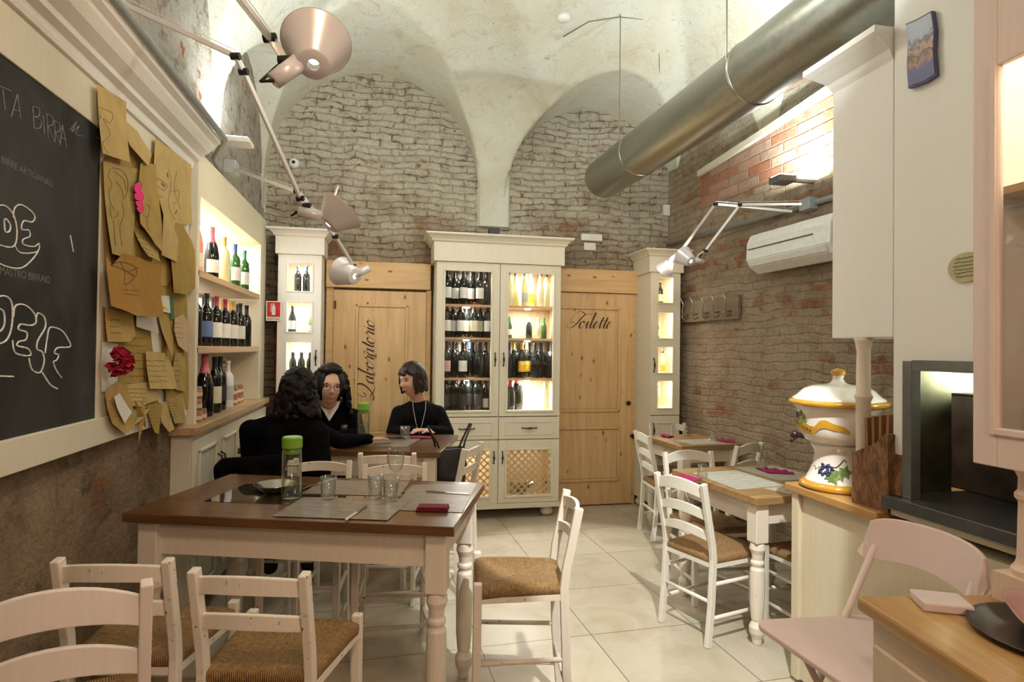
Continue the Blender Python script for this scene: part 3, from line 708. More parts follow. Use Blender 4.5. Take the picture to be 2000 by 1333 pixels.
def tall_cab(x0, x1, yf, label, zt, n_handle, side_word, items, dr):
    t = thing('narrow_display_cabinet', label, 'cabinet', (x0, yf, 0)); W = x1-x0; D = YB-.03-yf
    b = B().box((0, .02, .09), (.015, D, zt-.2)).box((W-.015, .02, .09), (W, D, zt-.2)).box((.015, .02, .09), (W-.015, D, .12))
    b.box((.015, .02, zt-.22), (W-.015, D, zt-.2)).box((.015, .02, .90), (W-.015, D, .92))
    ob('carcass', b, CREAM if dr else WHITE, t, bevel=.003); mt = CREAM if dr else WHITE
    ob('back_panel', B().box((.015, D-.012, .12), (W-.015, D, zt-.2)), wood('pale_cabinet_back', (.66, .50, .32), (.80, .66, .46), 2, .5), t)
    ob('frieze', B().box((-.022, -.022, zt-.21), (W+.022, D, zt-.06)), mt, t, bevel=.003)
    ob('cornice', cornice(-.025, W+.025, -.025, D, zt-.065, .06, .065), mt, t)
    wins = items['win']; xw0, xw1 = .075, W-.075
    b = B(); zz = .92
    b.box((0, 0, .90), (xw0, .02, zt-.212)).box((xw1, 0, .90), (W, .02, zt-.212))
    prev = .90
    for (z0, z1) in wins: b.box((xw0, 0, prev), (xw1, .02, z0)); prev = z1
    b.box((xw0, 0, prev), (xw1, .02, zt-.212))
    dd = ob('glazed_door', b, mt, t)
    for (z0, z1) in wins:
        ob('pane', B().box((xw0, .008, z0), (xw1, .011, z1)), PANE, dd)
        fb = B(); frame_rect(fb, xw0, xw1, z0, z1, xw0-.012, xw1+.012, z0-.012, z1+.012, -.006, .0); ob('window_moulding', fb, mt, dd, bevel=.002)
        ob('shelf', B().box((.016, .03, z0-.022), (W-.016, D-.014, z0-.004)), mt, t)
        ob('spot_lamp', B().cyl((W/2, .12, z1+.018), (W/2, .12, z1+.024), .022), emis('cabinet_spot', (1, .97, .9), 25), t)
        area('narrow_cabinet_light', (x0+W/2, yf+.09, z1+.012), (x0+W/2, yf+.13, 0), 1.5, .05, (1, .88, .68) if dr else (.97, 1, .96))
    ob('handle', pull(((.035 if dr else W-.035), 0, 1.36 if dr else 1.40), True, .12), IRON, dd, smooth=True)
    ld = ob('lower_door', B().box((0, 0, .125), (W, .02, .893)), mt, t, bevel=.003)
    fb = B(); frame_rect(fb, .08, W-.08, .20, .82, .07, W-.07, .19, .83, -.008, 0); ob('door_moulding', fb, mt, ld, bevel=.003)
    ob('handle', pull((.035 if dr else W-.035, 0, .76), True, .12), IRON, ld, smooth=True)
    for x in (.05, W-.05):
        for y in (.06, D-.06): ob('foot', B().lathe([(0, 0), (.028, 0), (.048, .02), (.05, .04), (.03, .07), (.028, .085), (0, .09)], 20, (x, y, 0)), mt, t, smooth=True)
    return t
LW = [(1.275, 1.53), (1.615, 1.86), (1.955, 2.185)]
tall_cab(-.90, -.555, 5.28, 'narrow white cabinet with three lit windows in the left corner', 2.47, 0, '', {'win': LW}, False)
RW = [(.965, 1.215), (1.29, 1.53), (1.61, 1.85), (1.94, 2.175)]
tall_cab(2.37, 2.665, 5.20, 'narrow cream cabinet with four lit windows in the right corner', 2.43, 0, '', {'win': RW}, True)
def nb(x, y, z, s_, lb): return bottle(*s_, (x, y, z), lb, None)
for i, (x, z, s_, w_) in enumerate([(-.76, 1.935, ('bordeaux','dark','navy','none'), 'left one in the top window'), (-.69, 1.935, ('bordeaux','dark','navy','none'), 'right one in the top window'),
    (-.80, 1.595, ('burgundy','dark','black','grey'), 'left one in the second window'), (-.64, 1.595, ('small','olive','gold','grey'), 'right one in the second window'),
    (-.79, 1.255, ('small','dark','black','none'), 'left one in the third window'), (-.72, 1.255, ('small','dark','black','none'), 'middle one in the third window'), (-.65, 1.255, ('small','dark','black','none'), 'right one in the third window')]):
    bb = nb(x, 5.40, z, s_, '%s, %s, white corner cabinet' % (describe(*s_), w_))
    if s_[0] != 'small': scaled(bb, .78)
for i, (x, z, s_, w_) in enumerate([(2.52, 1.92, ('bordeaux','dark','black','cream'), 'alone in the top window'), (2.48, 1.59, ('burgundy','dark','black','cream'), 'alone in the second window'),
    (2.47, 1.27, ('slim','dark','pink','none'), 'left in the third window'), (2.55, 1.27, ('slim','pale','black','yellow'), 'right in the third window'), (2.51, .945, ('slim','pale','gold','none'), 'standing in the bottom window')]):
    bb = nb(x, 5.32, z, s_, '%s, %s, cream corner cabinet' % (describe(*s_), w_)); scaled(bb, .72)
# ================================================================== CHAIRS
def make_chair(name, label, zs, zt, wb, wf, dep, rails, pm, arch_=.03, loc=(0, 0, 0), rz=0):
    t = thing(name, label, 'chair', loc, rz)
    yb, yf_ = -dep/2, dep/2; lean = .075 if zt-zs > .34 else .055; lt = .030
    for s_ in (-1, 1):
        pts = [(s_*wb/2, yb-.035, 0), (s_*wb/2, yb-.012, zs*.45), (s_*wb/2, yb, zs-.02), (s_*wb/2, yb-.008, zs+.05), (s_*wb/2, yb-lean*.5, (zs+zt)/2), (s_*wb/2, yb-lean, zt)]
        ob('leg', B().ribs(pts, .026, .034), pm, t, bevel=.004)
        ob('leg', B().beam((s_*wf/2, yf_, 0), (s_*wf/2, yf_, zs+.012), .032, .032), pm, t, bevel=.005)
    for (zr, hr) in rails:
        f = (zr-zs)/(zt-zs); yy = yb-lean*f-.004
        b = B(); N = 12; top = []; bot = []
        for i in range(N+1):
            u = -1+2*i/N; x = u*(wb/2-.006); q = 1-u*u
            top.append((x, yy-.028*q, zr+hr/2+arch_*q)); bot.append((x, yy-.028*q, zr-hr/2+arch_*q*.75))
        th = Vector((0, .016, 0))
        rows = [[b.b.verts.new(Vector(p)) for p in (bot[i], top[i], Vector(top[i])+th, Vector(bot[i])+th)] for i in range(N+1)]
        for a, c in zip(rows, rows[1:]):
            for k in range(4): b.b.faces.new((a[k], a[(k+1)%4], c[(k+1)%4], c[k]))
        b.b.faces.new(rows[0][::-1]); b.b.faces.new(rows[-1])
        ob('back_rail', b, pm, t, bevel=.003)
    # rush seat: dished pad wrapped over the frame
    b = B(); N = 16; hb, hf = wb/2+.006, wf/2+.012
    def P_(u, v):
        x = u*(hb+(hf-hb)*(v+1)/2); y = v*(dep/2+.008)
        m_ = max(abs(u), abs(v)); z = zs-.014*(1-m_**2) - .012*max(0, (m_-.86)/.14)**2
        z += .004*abs(abs(u)-abs(v)) - .003
        return Vector((x, y, z))
    g = [[b.b.verts.new(P_(-1+2*i/N, -1+2*j/N)) for i in range(N+1)] for j in range(N+1)]
    for j in range(N):
        for i in range(N): b.b.faces.new((g[j][i], g[j][i+1], g[j+1][i+1], g[j+1][i]))
    ring = [g[0][i] for i in range(N)]+[g[j][N] for j in range(N)]+[g[N][N-i] for i in range(N)]+[g[N-j][0] for j in range(N)]
    prev = ring
    for (k, dz) in ((1.012, -.016), (.995, -.034)):
        cur = [b.b.verts.new((v.co.x*k, v.co.y*k, zs-.012+dz)) for v in ring]
        for i in range(len(ring)): b.b.faces.new((prev[i], prev[(i+1)%len(ring)], cur[(i+1)%len(ring)], cur[i]))
        prev = cur
    b.b.faces.new(prev[::-1])
    ob('seat', b, RUSH, t, smooth=True)
    b = B(); zr = zs-.052
    b.beam((-wf/2, yf_, zr), (wf/2, yf_, zr), .020, .022).beam((-wb/2, yb, zr), (wb/2, yb, zr), .020, .022)
    for s_ in (-1, 1): b.beam((s_*wb/2, yb, zr), (s_*wf/2, yf_, zr), .020, .022)
    ob('seat_frame', b, pm, t)
    for s_ in (-1, 1):
        for k, z in enumerate((.14, .29)):
            ob('stretcher', B().cyl((s_*wb/2, yb-.02+.014*k, z+.02*k), (s_*wf/2, yf_, z+.02*k), .010, n=10), pm, t, smooth=True)
    for z in (.20, .34): ob('stretcher', B().cyl((-wf/2, yf_, z), (wf/2, yf_, z), .010, n=10), pm, t, smooth=True)
    ob('stretcher', B().cyl((-wb/2, yb-.01, .22), (wb/2, yb-.01, .22), .010, n=10), pm, t, smooth=True)
    return t
bar = make_chair('rush_seat_chair', 'x', .60, .885, .305, .355, .33,
                 [(.840, .046), (.735, .040)], CHAIR, .014)
# near chairs
def place(src, first, xy, rz, label, group=None):
    if first: src.location = (*xy, 0); src.rotation_euler = (0, 0, rz); src['label'] = label; return src
    return dup(src, (*xy, 0), rz, label, group)
D2 = math.radians
gb = 'high rush chairs around the two dark tables'
place(bar, True, (-.300, 1.95), D2(-15), 'high worn rush chair nearest in front of the near dark table')
place(bar, False, (-.712, 2.115), D2(-10), 'high worn rush chair by the rough left wall, behind the big pale chair back')
bar['group'] = gb
place(bar, False, (.530, 2.405), D2(82), 'high rush chair at the right end of the near dark table, seat facing left')
place(bar, False, (-.375, 3.16), D2(172), 'pale chair behind the green-capped bottle, back rest showing past the near table', gb)
place(bar, False, (.045, 3.02), D2(180), 'pale chair behind the wine glass on the far side of the near table', gb)
place(bar, False, (.035, 3.77), D2(-8), 'cream chair tucked at the near side of the far dark table', gb)
place(bar, False, (.34, 3.875), D2(62), 'cream chair at the right end of the far table holding the black tote bag', gb)
place(bar, False, (-.60, 3.68), D2(-8), 'chair hidden under the seated person with back turned', gb)
place(bar, False, (-.42, 4.72), D2(172), 'chair of the person with glasses on the far side of the table', gb)
place(bar, False, (.30, 4.66), D2(170), 'chair of the short-haired person by the wine cabinet', gb)
# big close chair
big = make_chair('rush_seat_chair', 'large close pale chair back with two arched rails at the bottom left', .60, .955, .36, .38, .30, [(.885, .068), (.758, .054)], painted('smooth_chair_paint', (.80, .72, .68)), .055)
big.location = (-.775, 1.655, 0); big.rotation_euler = (0, 0, D2(21))
std = make_chair('rush_seat_dining_chair', 'x', .455, .825, .33, .37, .37, [(.775, .058), (.655, .046), (.545, .042)], CHAIRW, .030)
gs = 'white rush chairs at the right tables'
place(std, True, (1.755, 3.02), D2(-72), 'white three-rail rush chair in front on the left side of the near right table'); std['group'] = gs
place(std, False, (1.965, 3.45), D2(180), 'white chair across the near right table, its arched top behind the upturned glass')
place(std, False, (2.28, 4.56), D2(-95), 'white chair on the left side of the far right table, seen edge on')
place(std, False, (2.52, 4.95), D2(175), 'white chair beyond the far right table beside the corner cabinet')
place(std, False, (2.46, 4.18), D2(27), 'white chair at the far right table front, back rest tilting towards the wall')
place(std, False, (2.22, 2.80), D2(4), 'white rush chair half hidden by the counter, only its seat edge and rungs showing')

# ================================================================== TABLES
def leg_prof(H, ap):
    """turned leg from floor to apron block"""
    return [(0,0),(.022,0),(.026,.03),(.038,.06),(.040,.09),(.028,.115),(.026,.12),(.030,.13),(.036,.20),(.038,H-ap-.22),(.036,H-ap-.14),(.027,H-ap-.125),(.034,H-ap-.11),(.034,H-ap-.10),(.026,H-ap-.09),(.030,H-ap-.06),(.040,H-ap-.035),(.036,H-ap-.01),(.030,H-ap),(0,H-ap)]
def table(name, label, corner, rz, W, Dp, H, topm, inset=.06, ap=.13, th=.035, lw=.075, group=None, apm=TABLEP):
    t = thing(name, label, 'table', (corner[0], corner[1], 0), rz, group)    # local origin = near right corner... x in -W..0
    ob('tabletop', B().box((-W, 0, H-th), (0, Dp, H)), topm, t, bevel=.004)
    for x in (-W+inset, -inset):
        for y in (inset, Dp-inset):
            b = B().lathe(leg_prof(H-th, ap+.09), 20, (x, y, 0)); b.box((x-lw/2, y-lw/2, H-th-ap-.09), (x+lw/2, y+lw/2, H-th-.0005))
            ob('leg', b, apm, t, smooth=False, bevel=.004)
    for y in (inset, Dp-inset): ob('apron', B().box((-W+inset+lw/2, y-.012, H-th-ap), (-inset-lw/2, y+.012, H-th-.001)), apm, t)
    for x in (-W+inset, -inset): ob('apron', B().box((x-.012, inset+lw/2, H-th-ap), (x+.012, Dp-inset-lw/2, H-th-.001)), apm, t)
    return t
RZ1 = D2(-17.5)
T1 = table('dark_wood_dining_table', 'high table with brown wooden top and glass inset in the foreground', (.236, 2.118), RZ1, 1.255, .715, .865, TOPW, .075)
ob('glass_inset', B().box((-1.06, .20, .8652), (-.30, .52, .8665)), plain('dark_glass_inset', (.05, .045, .03), .04, 0, .9, coat=1, var=.1), T1)
T2 = table('dark_wood_dining_table', 'high brown table the three people sit around', (.317, 3.65), D2(-14.5), 1.25, .76, .865, TOPW, .075)
T3 = table('light_wood_dining_table', 'white-legged table with light brown top nearest the counter', (2.56, 2.80), D2(6), .75, .76, .76, TOPL, .06, .11, .04)
T4 = table('light_wood_dining_table', 'white-legged table with light brown top in the far right corner by the wall', (2.76, 4.34), D2(5), .54, .60, .76, TOPL, .055, .10, .04)
def on(tb, x, y, z=0.0):
    c, s_ = math.cos(tb.rotation_euler[2]), math.sin(tb.rotation_euler[2]); return Vector((tb.location[0]+c*x-s_*y, tb.location[1]+s_*x+c*y, z))
# placemats (pale wood print)
def mat_print(name, c1, c2, rough=.35):
    mt, nt, bs = mk(name); P = ocoord(nt)
    f = noise(nt, ocoord(nt, (2, 16, 1)), 6, 6, .7, .8)
    c = ramp(nt, f, [(.3, c1), (.6, c2)])
    br = nd(nt, 'ShaderNodeTexBrick'); nt.links.new(P, br.inputs['Vector']); br.inputs['Scale'].default_value = 1
    br.inputs['Brick Width'].default_value = .5; br.inputs['Row Height'].default_value = .058; br.inputs['Mortar Size'].default_value = .0012
    br.inputs['Color1'].default_value = (1, 1, 1, 1); br.inputs['Color2'].default_value = (.88, .86, .84, 1); br.inputs['Mortar'].default_value = (.18, .15, .12, 1)
    c = mixc(nt, 1.0, c, br.outputs['Color'], 'MULTIPLY')
    nt.links.new(c, bs.inputs['Base Color']); bs.inputs['Roughness'].default_value = rough; return mt
PM = mat_print('wood_print_mat', (.12, .10, .08), (.33, .28, .225)); PMW = mat_print('pale_wood_print_mat', (.30, .32, .29), (.60, .60, .53))
def quadmat(name, label, cs_, z, mat, group):
    c = sum((Vector((p[0], p[1], 0)) for p in cs_), Vector())/4
    d = Vector((cs_[1][0]-cs_[0][0], cs_[1][1]-cs_[0][1])); a = math.atan2(d.y, d.x)
    M_ = Matrix.Rotation(-a, 3, 'Z'); b = B(); b.prism([M_@(Vector((p[0], p[1], 0))-c) for p in cs_], (0, 0, .0012))
    return tag(ob(name, b, mat, loc=(c.x, c.y, z), rot=(0, 0, a)), label, 'placemat', group)
gm = 'wood print placemats'
def pxq(pts, z): return [at(px, py, z=z) for px, py in pts]
quadmat('placemat', 'wood print placemat under the knife at the near table front', pxq([(532, 1009), (757, 1017), (802, 977), (592, 972)], .8675), .8675, PM, gm)
quadmat('placemat', 'wood print placemat with folded red napkin, right end of near table', pxq([(760, 997), (903, 1002), (931, 946), (806, 948)], .866), .866, PM, gm)
quadmat('placemat', 'wood print placemat at the near table back, behind the tumblers', pxq([(590, 965), (778, 970), (802, 941), (630, 938)], .8675), .8675, PM, gm)
quadmat('placemat', 'brown wood print placemat in front of the short-haired person', pxq([(700, 872), (795, 874), (830, 852), (745, 852)], .866), .866, PM, gm)
quadmat('placemat', 'pale print placemat on the left side of the near right table', [on(T3, -.72, .18), on(T3, -.40, .20), on(T3, -.38, .62), on(T3, -.70, .62)], .7605, PMW, gm)
quadmat('placemat', 'pale print placemat on the front edge of the near right table', [on(T3, -.52, .03), on(T3, -.10, .03), on(T3, -.10, .17), on(T3, -.56, .17)], .7605, PMW, gm)
quadmat('placemat', 'pale print placemat at the right side of the near right table', [on(T3, -.34, .30), on(T3, -.04, .30), on(T3, -.04, .70), on(T3, -.34, .70)], .7605, PMW, gm)
quadmat('placemat', 'pale print placemat across the front of the far right table', [on(T4, -.42, .04), on(T4, -.10, .04), on(T4, -.10, .30), on(T4, -.42, .30)], .7605, PMW, gm)
# tumblers
def tumbler(loc, label, up=True, k=1.0, group='water tumblers on the tables'):
    b = B(); pr = [(0, .0), (.026, .0), (.028, .004), (.033, .092), (.0315, .092), (.0265, .014), (0, .011)]
    if not up: pr = [(r, .092-z) for r, z in pr]
    b.lathe([(r*k, z*k) for r, z in pr], 28)
    return tag(ob('tumbler', b, GLASS, loc=loc, smooth=True), label, 'glass', group)
def pz(px, py, z): v = at(px, py, z=z); return (v.x, v.y, z)
tumbler(pz(641, 975, .8695), 'clear tumbler left of centre on the near table, right of the green-capped bottle', k=1.0)
tumbler(pz(733, 972, .8695), 'clear tumbler on the near table, left one of the pair by the wine glass')
tumbler(pz(763, 978, .8695), 'clear tumbler on the near table directly below the wine glass bowl')
tumbler(pz(791, 859, .8665), 'clear tumbler before the short-haired person on the far table')
tumbler(pz(672, 855, .8665), 'clear tumbler before the person with glasses on the far table')
for (px, py, lb) in ((1372, 933, 'upturned tumbler over the pink napkin on the left of the near right table'), (1489, 917, 'upturned tumbler at the back right of the near right table'),
                     (1342, 852, 'upturned tumbler over the pink napkin on the far right table'), (1392, 862, 'upturned tumbler at the wall side of the far right table')):
    tumbler(pz(px, py, .7625), lb, False, .92)
# wine glass
b = B(); b.lathe([(0, 0), (.032, .001), (.030, .004), (.006, .008), (.0035, .02), (.0035, .085), (.008, .095), (.026, .112), (.035, .14), (.036, .165), (.030, .20), (.0292, .20), (.0350, .165), (.034, .14), (.025, .114), (.004, .098), (0, .097)], 32)
q = pz(772, 968, .8695)
tag(ob('wine_glass', b, GLASS, loc=q, smooth=True), 'stemmed wine glass on the near table in front of the pale chair', 'glass')
# bottles with green caps
def carafe(loc, label, k=1.0):
    t = thing('water_bottle', label, 'bottle', loc, .3, 'green-capped water bottles')
    n = 28; b = B()
    r = .039*k; H = .205*k
    b.lathe([(0, 0), (r*.96, 0), (r, .004), (r, H*.93), (r*.93, H), (r*.91, H), (r*.93, H*.9), (r*.93, .012), (0, .010)], n)
    ob('glass_body', b, GLASS, t, smooth=True)
    for a in range(8):
        an = a*PI/4; b2 = (r*1.01*math.cos(an), r*1.01*math.sin(an))
    b = B()
    for a in range(8):
        an = a*PI/4; b.cyl((r*math.cos(an), r*math.sin(an), .01), (r*math.cos(an), r*math.sin(an), H*.9), .0016, n=5)
    ob('glass_ridges', b, GLASS, t)
    ob('water', B().lathe([(0, .0125), (r*.9, .0125), (r*.9, H*.62), (0, H*.62)], n), glass_thin('water', (.93, .95, .93), .08), t, smooth=True)
    ob('cap', B().lathe([(0, H*.88), (r*.80, H*.88), (r*.80, H), (r*1.04, H), (r*1.04, H+.040*k), (r*.95, H+.046*k), (0, H+.046*k)], n), plain('lime_green_plastic', (.20, .42, .04), .35), t, smooth=False, bevel=.002)
    return t
carafe(pz(569, 972, .868), 'clear water bottle with lime green cap on the near table beside the metal bowl')
carafe(pz(709, 862, .8665), 'clear water bottle with lime green cap on the far table between the people', 1.02)
# bowl
t = ob('metal_bowl', B().lathe([(0, .004), (.03, 0), (.045, .004), (.085, .035), (.088, .038), (.084, .038), (.044, .008), (0, .008)], 36), plain('hammered_silver', (.62, .60, .55), .18, 1, var=.15, vs=12), loc=pz(538, 962, .868), smooth=True)
tag(t, 'shallow silver metal bowl on the glass inset left of the green-capped bottle', 'bowl')
# cutlery
def knife(p0, p1, z, label):
    p0 = at(*p0, z=z); p1 = at(*p1, z=z); d = (p1-p0); L = d.length; a = math.atan2(d.y, d.x)
    t = thing('table_knife', label, 'knife', (p0.x, p0.y, z), a, 'table knives')
    ob('handle', B().ribs([(0, 0, .003), (L*.2, 0, .004), (L*.45, 0, .003)], .012, .004, (0, 1, 0)), STEEL, t, bevel=.0015)
    b = B(); pts = [(L*.45, -.005), (L*.55, -.009), (L*.92, -.010), (L, -.004), (L, .004), (L*.45, .005)]
    b.prism([(x, y, .002) for x, y in pts], (0, 0, .0012)); ob('blade', b, ALUB, t); return t
knife((715, 989), (676, 1018), .870, 'silver table knife lying on the front placemat of the near table')
knife((832, 961), (917, 966), .868, 'silver knife lying across the right placemat of the near table')
knife((590, 957), (655, 935), .8695, 'silver knife lying at the back of the near table beside the bottle')
# napkins
RED = plain('wine_red_napkin', (.16, .006, .024), .85, vs=80, var=.15); FUC = plain('fuchsia_napkin', (.33, .012, .10), .85, vs=80, var=.15)
q = pz(845, 996, .868)
b = B()
for k in range(4): b.box((-.062+.002*k, -.030+.001*k, .004*k), (.062-.001*k, .030, .004*k+.0034))
tag(ob('folded_napkin', b, RED, loc=q, rot=(0, 0, -.22), bevel=.0015), 'folded wine red napkin on the right placemat of the near table', 'napkin')
b = B()
for k in range(2): b.box((-.085, -.018+.002*k, .004*k), (.085, .020, .004*k+.0035))
tag(ob('folded_napkin', b, FUC, loc=pz(826, 856, .8675), rot=(0, .03, .0), bevel=.0015), 'flat fuchsia napkin before the short-haired person', 'napkin')
def fan(loc, rz, label, k=1.0):
    b = B(); n = 9
    for i in range(n):
        a0 = -1.0+2.0*i/n; a1 = -1.0+2.0*(i+1)/n
        z0, z1 = (.002, .012) if i % 2 else (.012, .002)
        c = b.b.verts.new((0, 0, .004))
        c2 = b.b.verts.new((0, 0, .001))
        p = [b.b.verts.new((k*.15*math.sin(a)*(1.0), k*.15*math.cos(a), z)) for a, z in ((a0, z0), (a1, z1))]
        p2 = [b.b.verts.new((k*.15*math.sin(a)*(1.0), k*.15*math.cos(a), z-.0015)) for a, z in ((a0, z0), (a1, z1))]
        b.b.faces.new((c, p[0], p[1])); b.b.faces.new((c2, p2[1], p2[0])); b.b.faces.new((p[0], p2[0], p2[1], p[1]))
    return tag(ob('fanned_napkin', b, FUC, loc=loc, rot=(0, 0, rz)), label, 'napkin', 'fanned fuchsia napkins')
fan(pz(1372, 938, .7625), 1.2, 'fuchsia napkin folded as a fan at the left of the near right table')
fan(pz(1500, 925, .7625), -1.0, 'fuchsia napkin folded as a fan at the right of the near right table')
fan(pz(1318, 853, .7625), 1.3, 'fuchsia napkin folded as a fan at the left of the far right table', .8)
fan(pz(1405, 863, .7625), -1.3, 'fuchsia napkin folded as a fan at the right of the far right table', .8)

# phone
b = B().box((-.07, -.036, 0), (.07, .036, .008)); tag(ob('mobile_phone', b, BLACK, loc=pz(770, 857, .8675), rot=(0, 0, .1), bevel=.003), 'black phone lying left of the short-haired person\'s tumbler', 'phone')

# ================================================================== TOTE BAG
t = thing('tote_bag', 'black tote bag with two upright handles on the chair by the cabinet', 'bag', (.395, 3.865, .602), D2(20))
b = B(); rows = []
for z, wx, wy in ((0, .10, .045), (.12, .115, .055), (.25, .105, .045), (.255, .10, .040), (.20, .095, .036)):
    rows.append([b.b.verts.new((wx*math.copysign(abs(math.cos(a))**.5, math.cos(a)), wy*math.copysign(abs(math.sin(a))**.6, math.sin(a)), z)) for a in [2*PI*i/24 for i in range(24)]])
for a, c in zip(rows, rows[1:]):
    for i in range(24): b.b.faces.new((a[i], a[(i+1)%24], c[(i+1)%24], c[i]))
b.b.faces.new(rows[0][::-1]); b.b.faces.new(rows[-1])
ob('bag_body', b, plain('black_leather', (.012, .012, .013), .5), t, smooth=True)
ob('bag_lining', B().box((-.085, -.03, .205), (.085, .03, .235)), plain('tan_lining', (.45, .28, .13), .8), t)
for s_ in (-1, 1):
    pts = [(s_*.065, -.04, .20), (s_*.10, -.02, .30), (s_*.155, 0, .40), (s_*.148, .012, .40), (s_*.10, .02, .30), (s_*.065, .04, .20)]
    ob('handle', B().tube(pts, .0065, 8), plain('black_leather', (.012, .012, .013), .5), t, smooth=True)

# ================================================================== DUCT
f_ = .92; a_ = D2(2.4); dirv = Vector((-math.sin(a_), math.cos(a_), 0)); c0 = Vector((2.05*f_, 4.6*f_, 1.49+(3.15-1.49)*f_)); RD = .175
def dp(y): return c0+dirv*((y-c0.y)/dirv.y)
t = thing('ventilation_duct', 'long round galvanised metal air duct hanging under the vault', 'duct', tuple(dp(2.0)))
def galv():
    mt, nt, bs = mk('galvanised_steel'); f = noise(nt, ocoord(nt), 40, 3, .5)
    nt.links.new(ramp(nt, f, [(.3, (.36, .37, .33)), (.7, (.42, .43, .39))]), bs.inputs['Base Color'])
    bs.inputs['Metallic'].default_value = 1; nt.links.new(ramp(nt, f, [(.3, .30), (.7, .38)]), bs.inputs['Roughness']); return mt
GALV = galv(); o0 = dp(2.0)
b = B().lathe([(RD, -3.2), (RD, 3.05), (RD*.985, 3.08), (0, 3.08)], 64, (0, 0, 0), dirv)
ob('duct_pipe', b, GALV, t, smooth=True)
for L_ in (2.35, .95, -.6):
    ob('duct_seam', B().lathe([(RD, L_-.012), (RD+.006, L_-.006), (RD+.006, L_+.006), (RD, L_+.012)], 64, (0, 0, 0), dirv), GALV, t, smooth=True)
for L_ in (2.35, .95):
    p = dirv*L_; wz = zceil((o0+p).x, (o0+p).y)-o0.z
    ob('hanger_rod', B().cyl(p+Vector((-.17, 0, 0)), p+Vector((-.17, 0, wz+.2)), .004, n=8), STEEL, t)

# ================================================================== ARTICULATED LAMPS
def vp(*a): return Vector(a)
def lamp(label, mount, joints, body0, body1, narrow, wide, rN, rW, spotc=None, power=0, aim=None, mount_box=True, group='jointed metal lamps'):
    t = thing('articulated_lamp', label, 'lamp', tuple(mount), 0, group); M0 = Vector(mount)
    L = lambda p: Vector(p)-M0
    pts = [M0]+[Vector(j) for j in joints]
    if mount_box: ob('mount_box', B().box((-.035, -.05, -.04), (.035, .05, .04)), plain('grey_mount', (.42, .45, .47), .45, .3), t, bevel=.004)
    for a, c in zip(pts, pts[1:]):
        d = (c-a).normalized(); o_ = d.orthogonal().normalized()
        ob('arm', B().beam(L(a), L(c), .012, .018), ALUB, t, bevel=.002)
        ob('arm_wire', B().cyl(L(a)+Vector((0, 0, .022)), L(c)+Vector((0, 0, .022)), .0013, n=5), ALUB, t)
    for c in pts[1:]: ob('joint', B().cyl(L(c)-rt*.016, L(c)+rt*.016, .013, n=14), BLACK, t)
    n_, w_ = Vector(narrow), Vector(wide); ax = (w_-n_).normalized(); H = (w_-n_).length
    b = B().lathe([(rN*.35, 0), (rN*.9, 0), (rN, .004), (rW, H), (rW+.003, H+.002), (rW-.003, H), (rN-.003, .008), (rN*.35, .004)], 48, L(n_), ax)
    ob('lamp_shade', b, ALU, t, smooth=True)
    ob('bulb', B().sph(L(n_)+ax*H*.35, rN*.45, 2), emis('lamp_bulb', (1, .93, .8), 12), t, smooth=True)
    ob('lamp_holder', B().tube([L(body0), L(body1)], [.024*rW/.1, .027*rW/.1], 20), ALU, t, smooth=True)
    end = L(pts[-1]); b0 = L(body0); mid = (end+b0)/2+Vector((0, 0, -.03))-rt*.05
    ob('head_bracket', B().tube([end, (end+L(body1))/2, L(body0)*.4+L(body1)*.6], .007, 8), ALUB, t)
    ob('cable', B().tube([Vector((v.x, v.y, v.z)) for v in [end, end-rt*.025+Vector((0, 0, -.02)), mid, b0-rt*.012, b0]], .0045, 8), BLACK, t, smooth=True)
    if power: point('lamp_bulb_light', tuple(n_+ax*H*.6), power, WARM if spotc is None else spotc, .02)
    return t
P1_ = at(445, -15, y=1.35)
lamp('big silver cone lamp at the top, its open shade facing up', at(380, -120, y=1.1), [at(527, 74, y=1.72), at(556, 118, y=1.72)], at(535, 158, y=1.70), at(585, 122, y=1.72),
     at(612, 127, y=1.70), at(618, 84, y=1.77), .045, .094, power=7, mount_box=False)
lamp('silver cone lamp on a long arm above the white corner cabinet', at(215, -5, x=-.97), [at(460, 110, y=2.35), at(476, 140, y=2.38), at(587, 388, y=2.7), at(600, 402, y=2.7)], at(583, 414, y=2.70), at(636, 424, y=2.70),
     at(640, 440, y=2.70), at(668, 412, y=2.72), .045, .098, power=6)
lamp('small silver cone lamp hanging before the pine lintel', at(452, 328, x=-.97), [at(580, 374, y=3.4), at(655, 462, y=3.55), at(690, 520, y=3.7)], at(722, 524, y=3.70), at(690, 538, y=3.7),
     at(694, 540, y=3.68), at(666, 530, y=3.76), .052, .085, power=9)
mr = Vector((wr(3.60)-.05, 3.60, 2.50))
lamp('right wall jointed lamp whose shade is the right one of two', tuple(mr), [at(1446, 400, y=3.9), at(1378, 490, y=4.15)], at(1374, 512, y=4.15), at(1350, 506, y=4.15),
     at(1350, 511, y=4.12), at(1333, 499, y=4.20), .042, .072, power=5)
lamp('right wall jointed lamp whose shade is the left one of two', tuple(mr+Vector((-.02, .14, -.02))), [at(1398, 399, y=4.0), at(1328, 494, y=4.3)], at(1322, 498, y=4.3), at(1306, 510, y=4.3),
     at(1308, 512, y=4.3), at(1297, 527, y=4.36), .035, .072, power=3, mount_box=False)
_l2 = [o for o in bpy.data.objects if o.name.startswith('articulated_lamp') and 'long arm' in o.get('label', '')][0]
ob('shade_handle', B().tube([at(650, 393, y=2.72)-_l2.location, at(660, 363, y=2.72)-_l2.location], [.006, .0035], 8), ALUB, _l2)
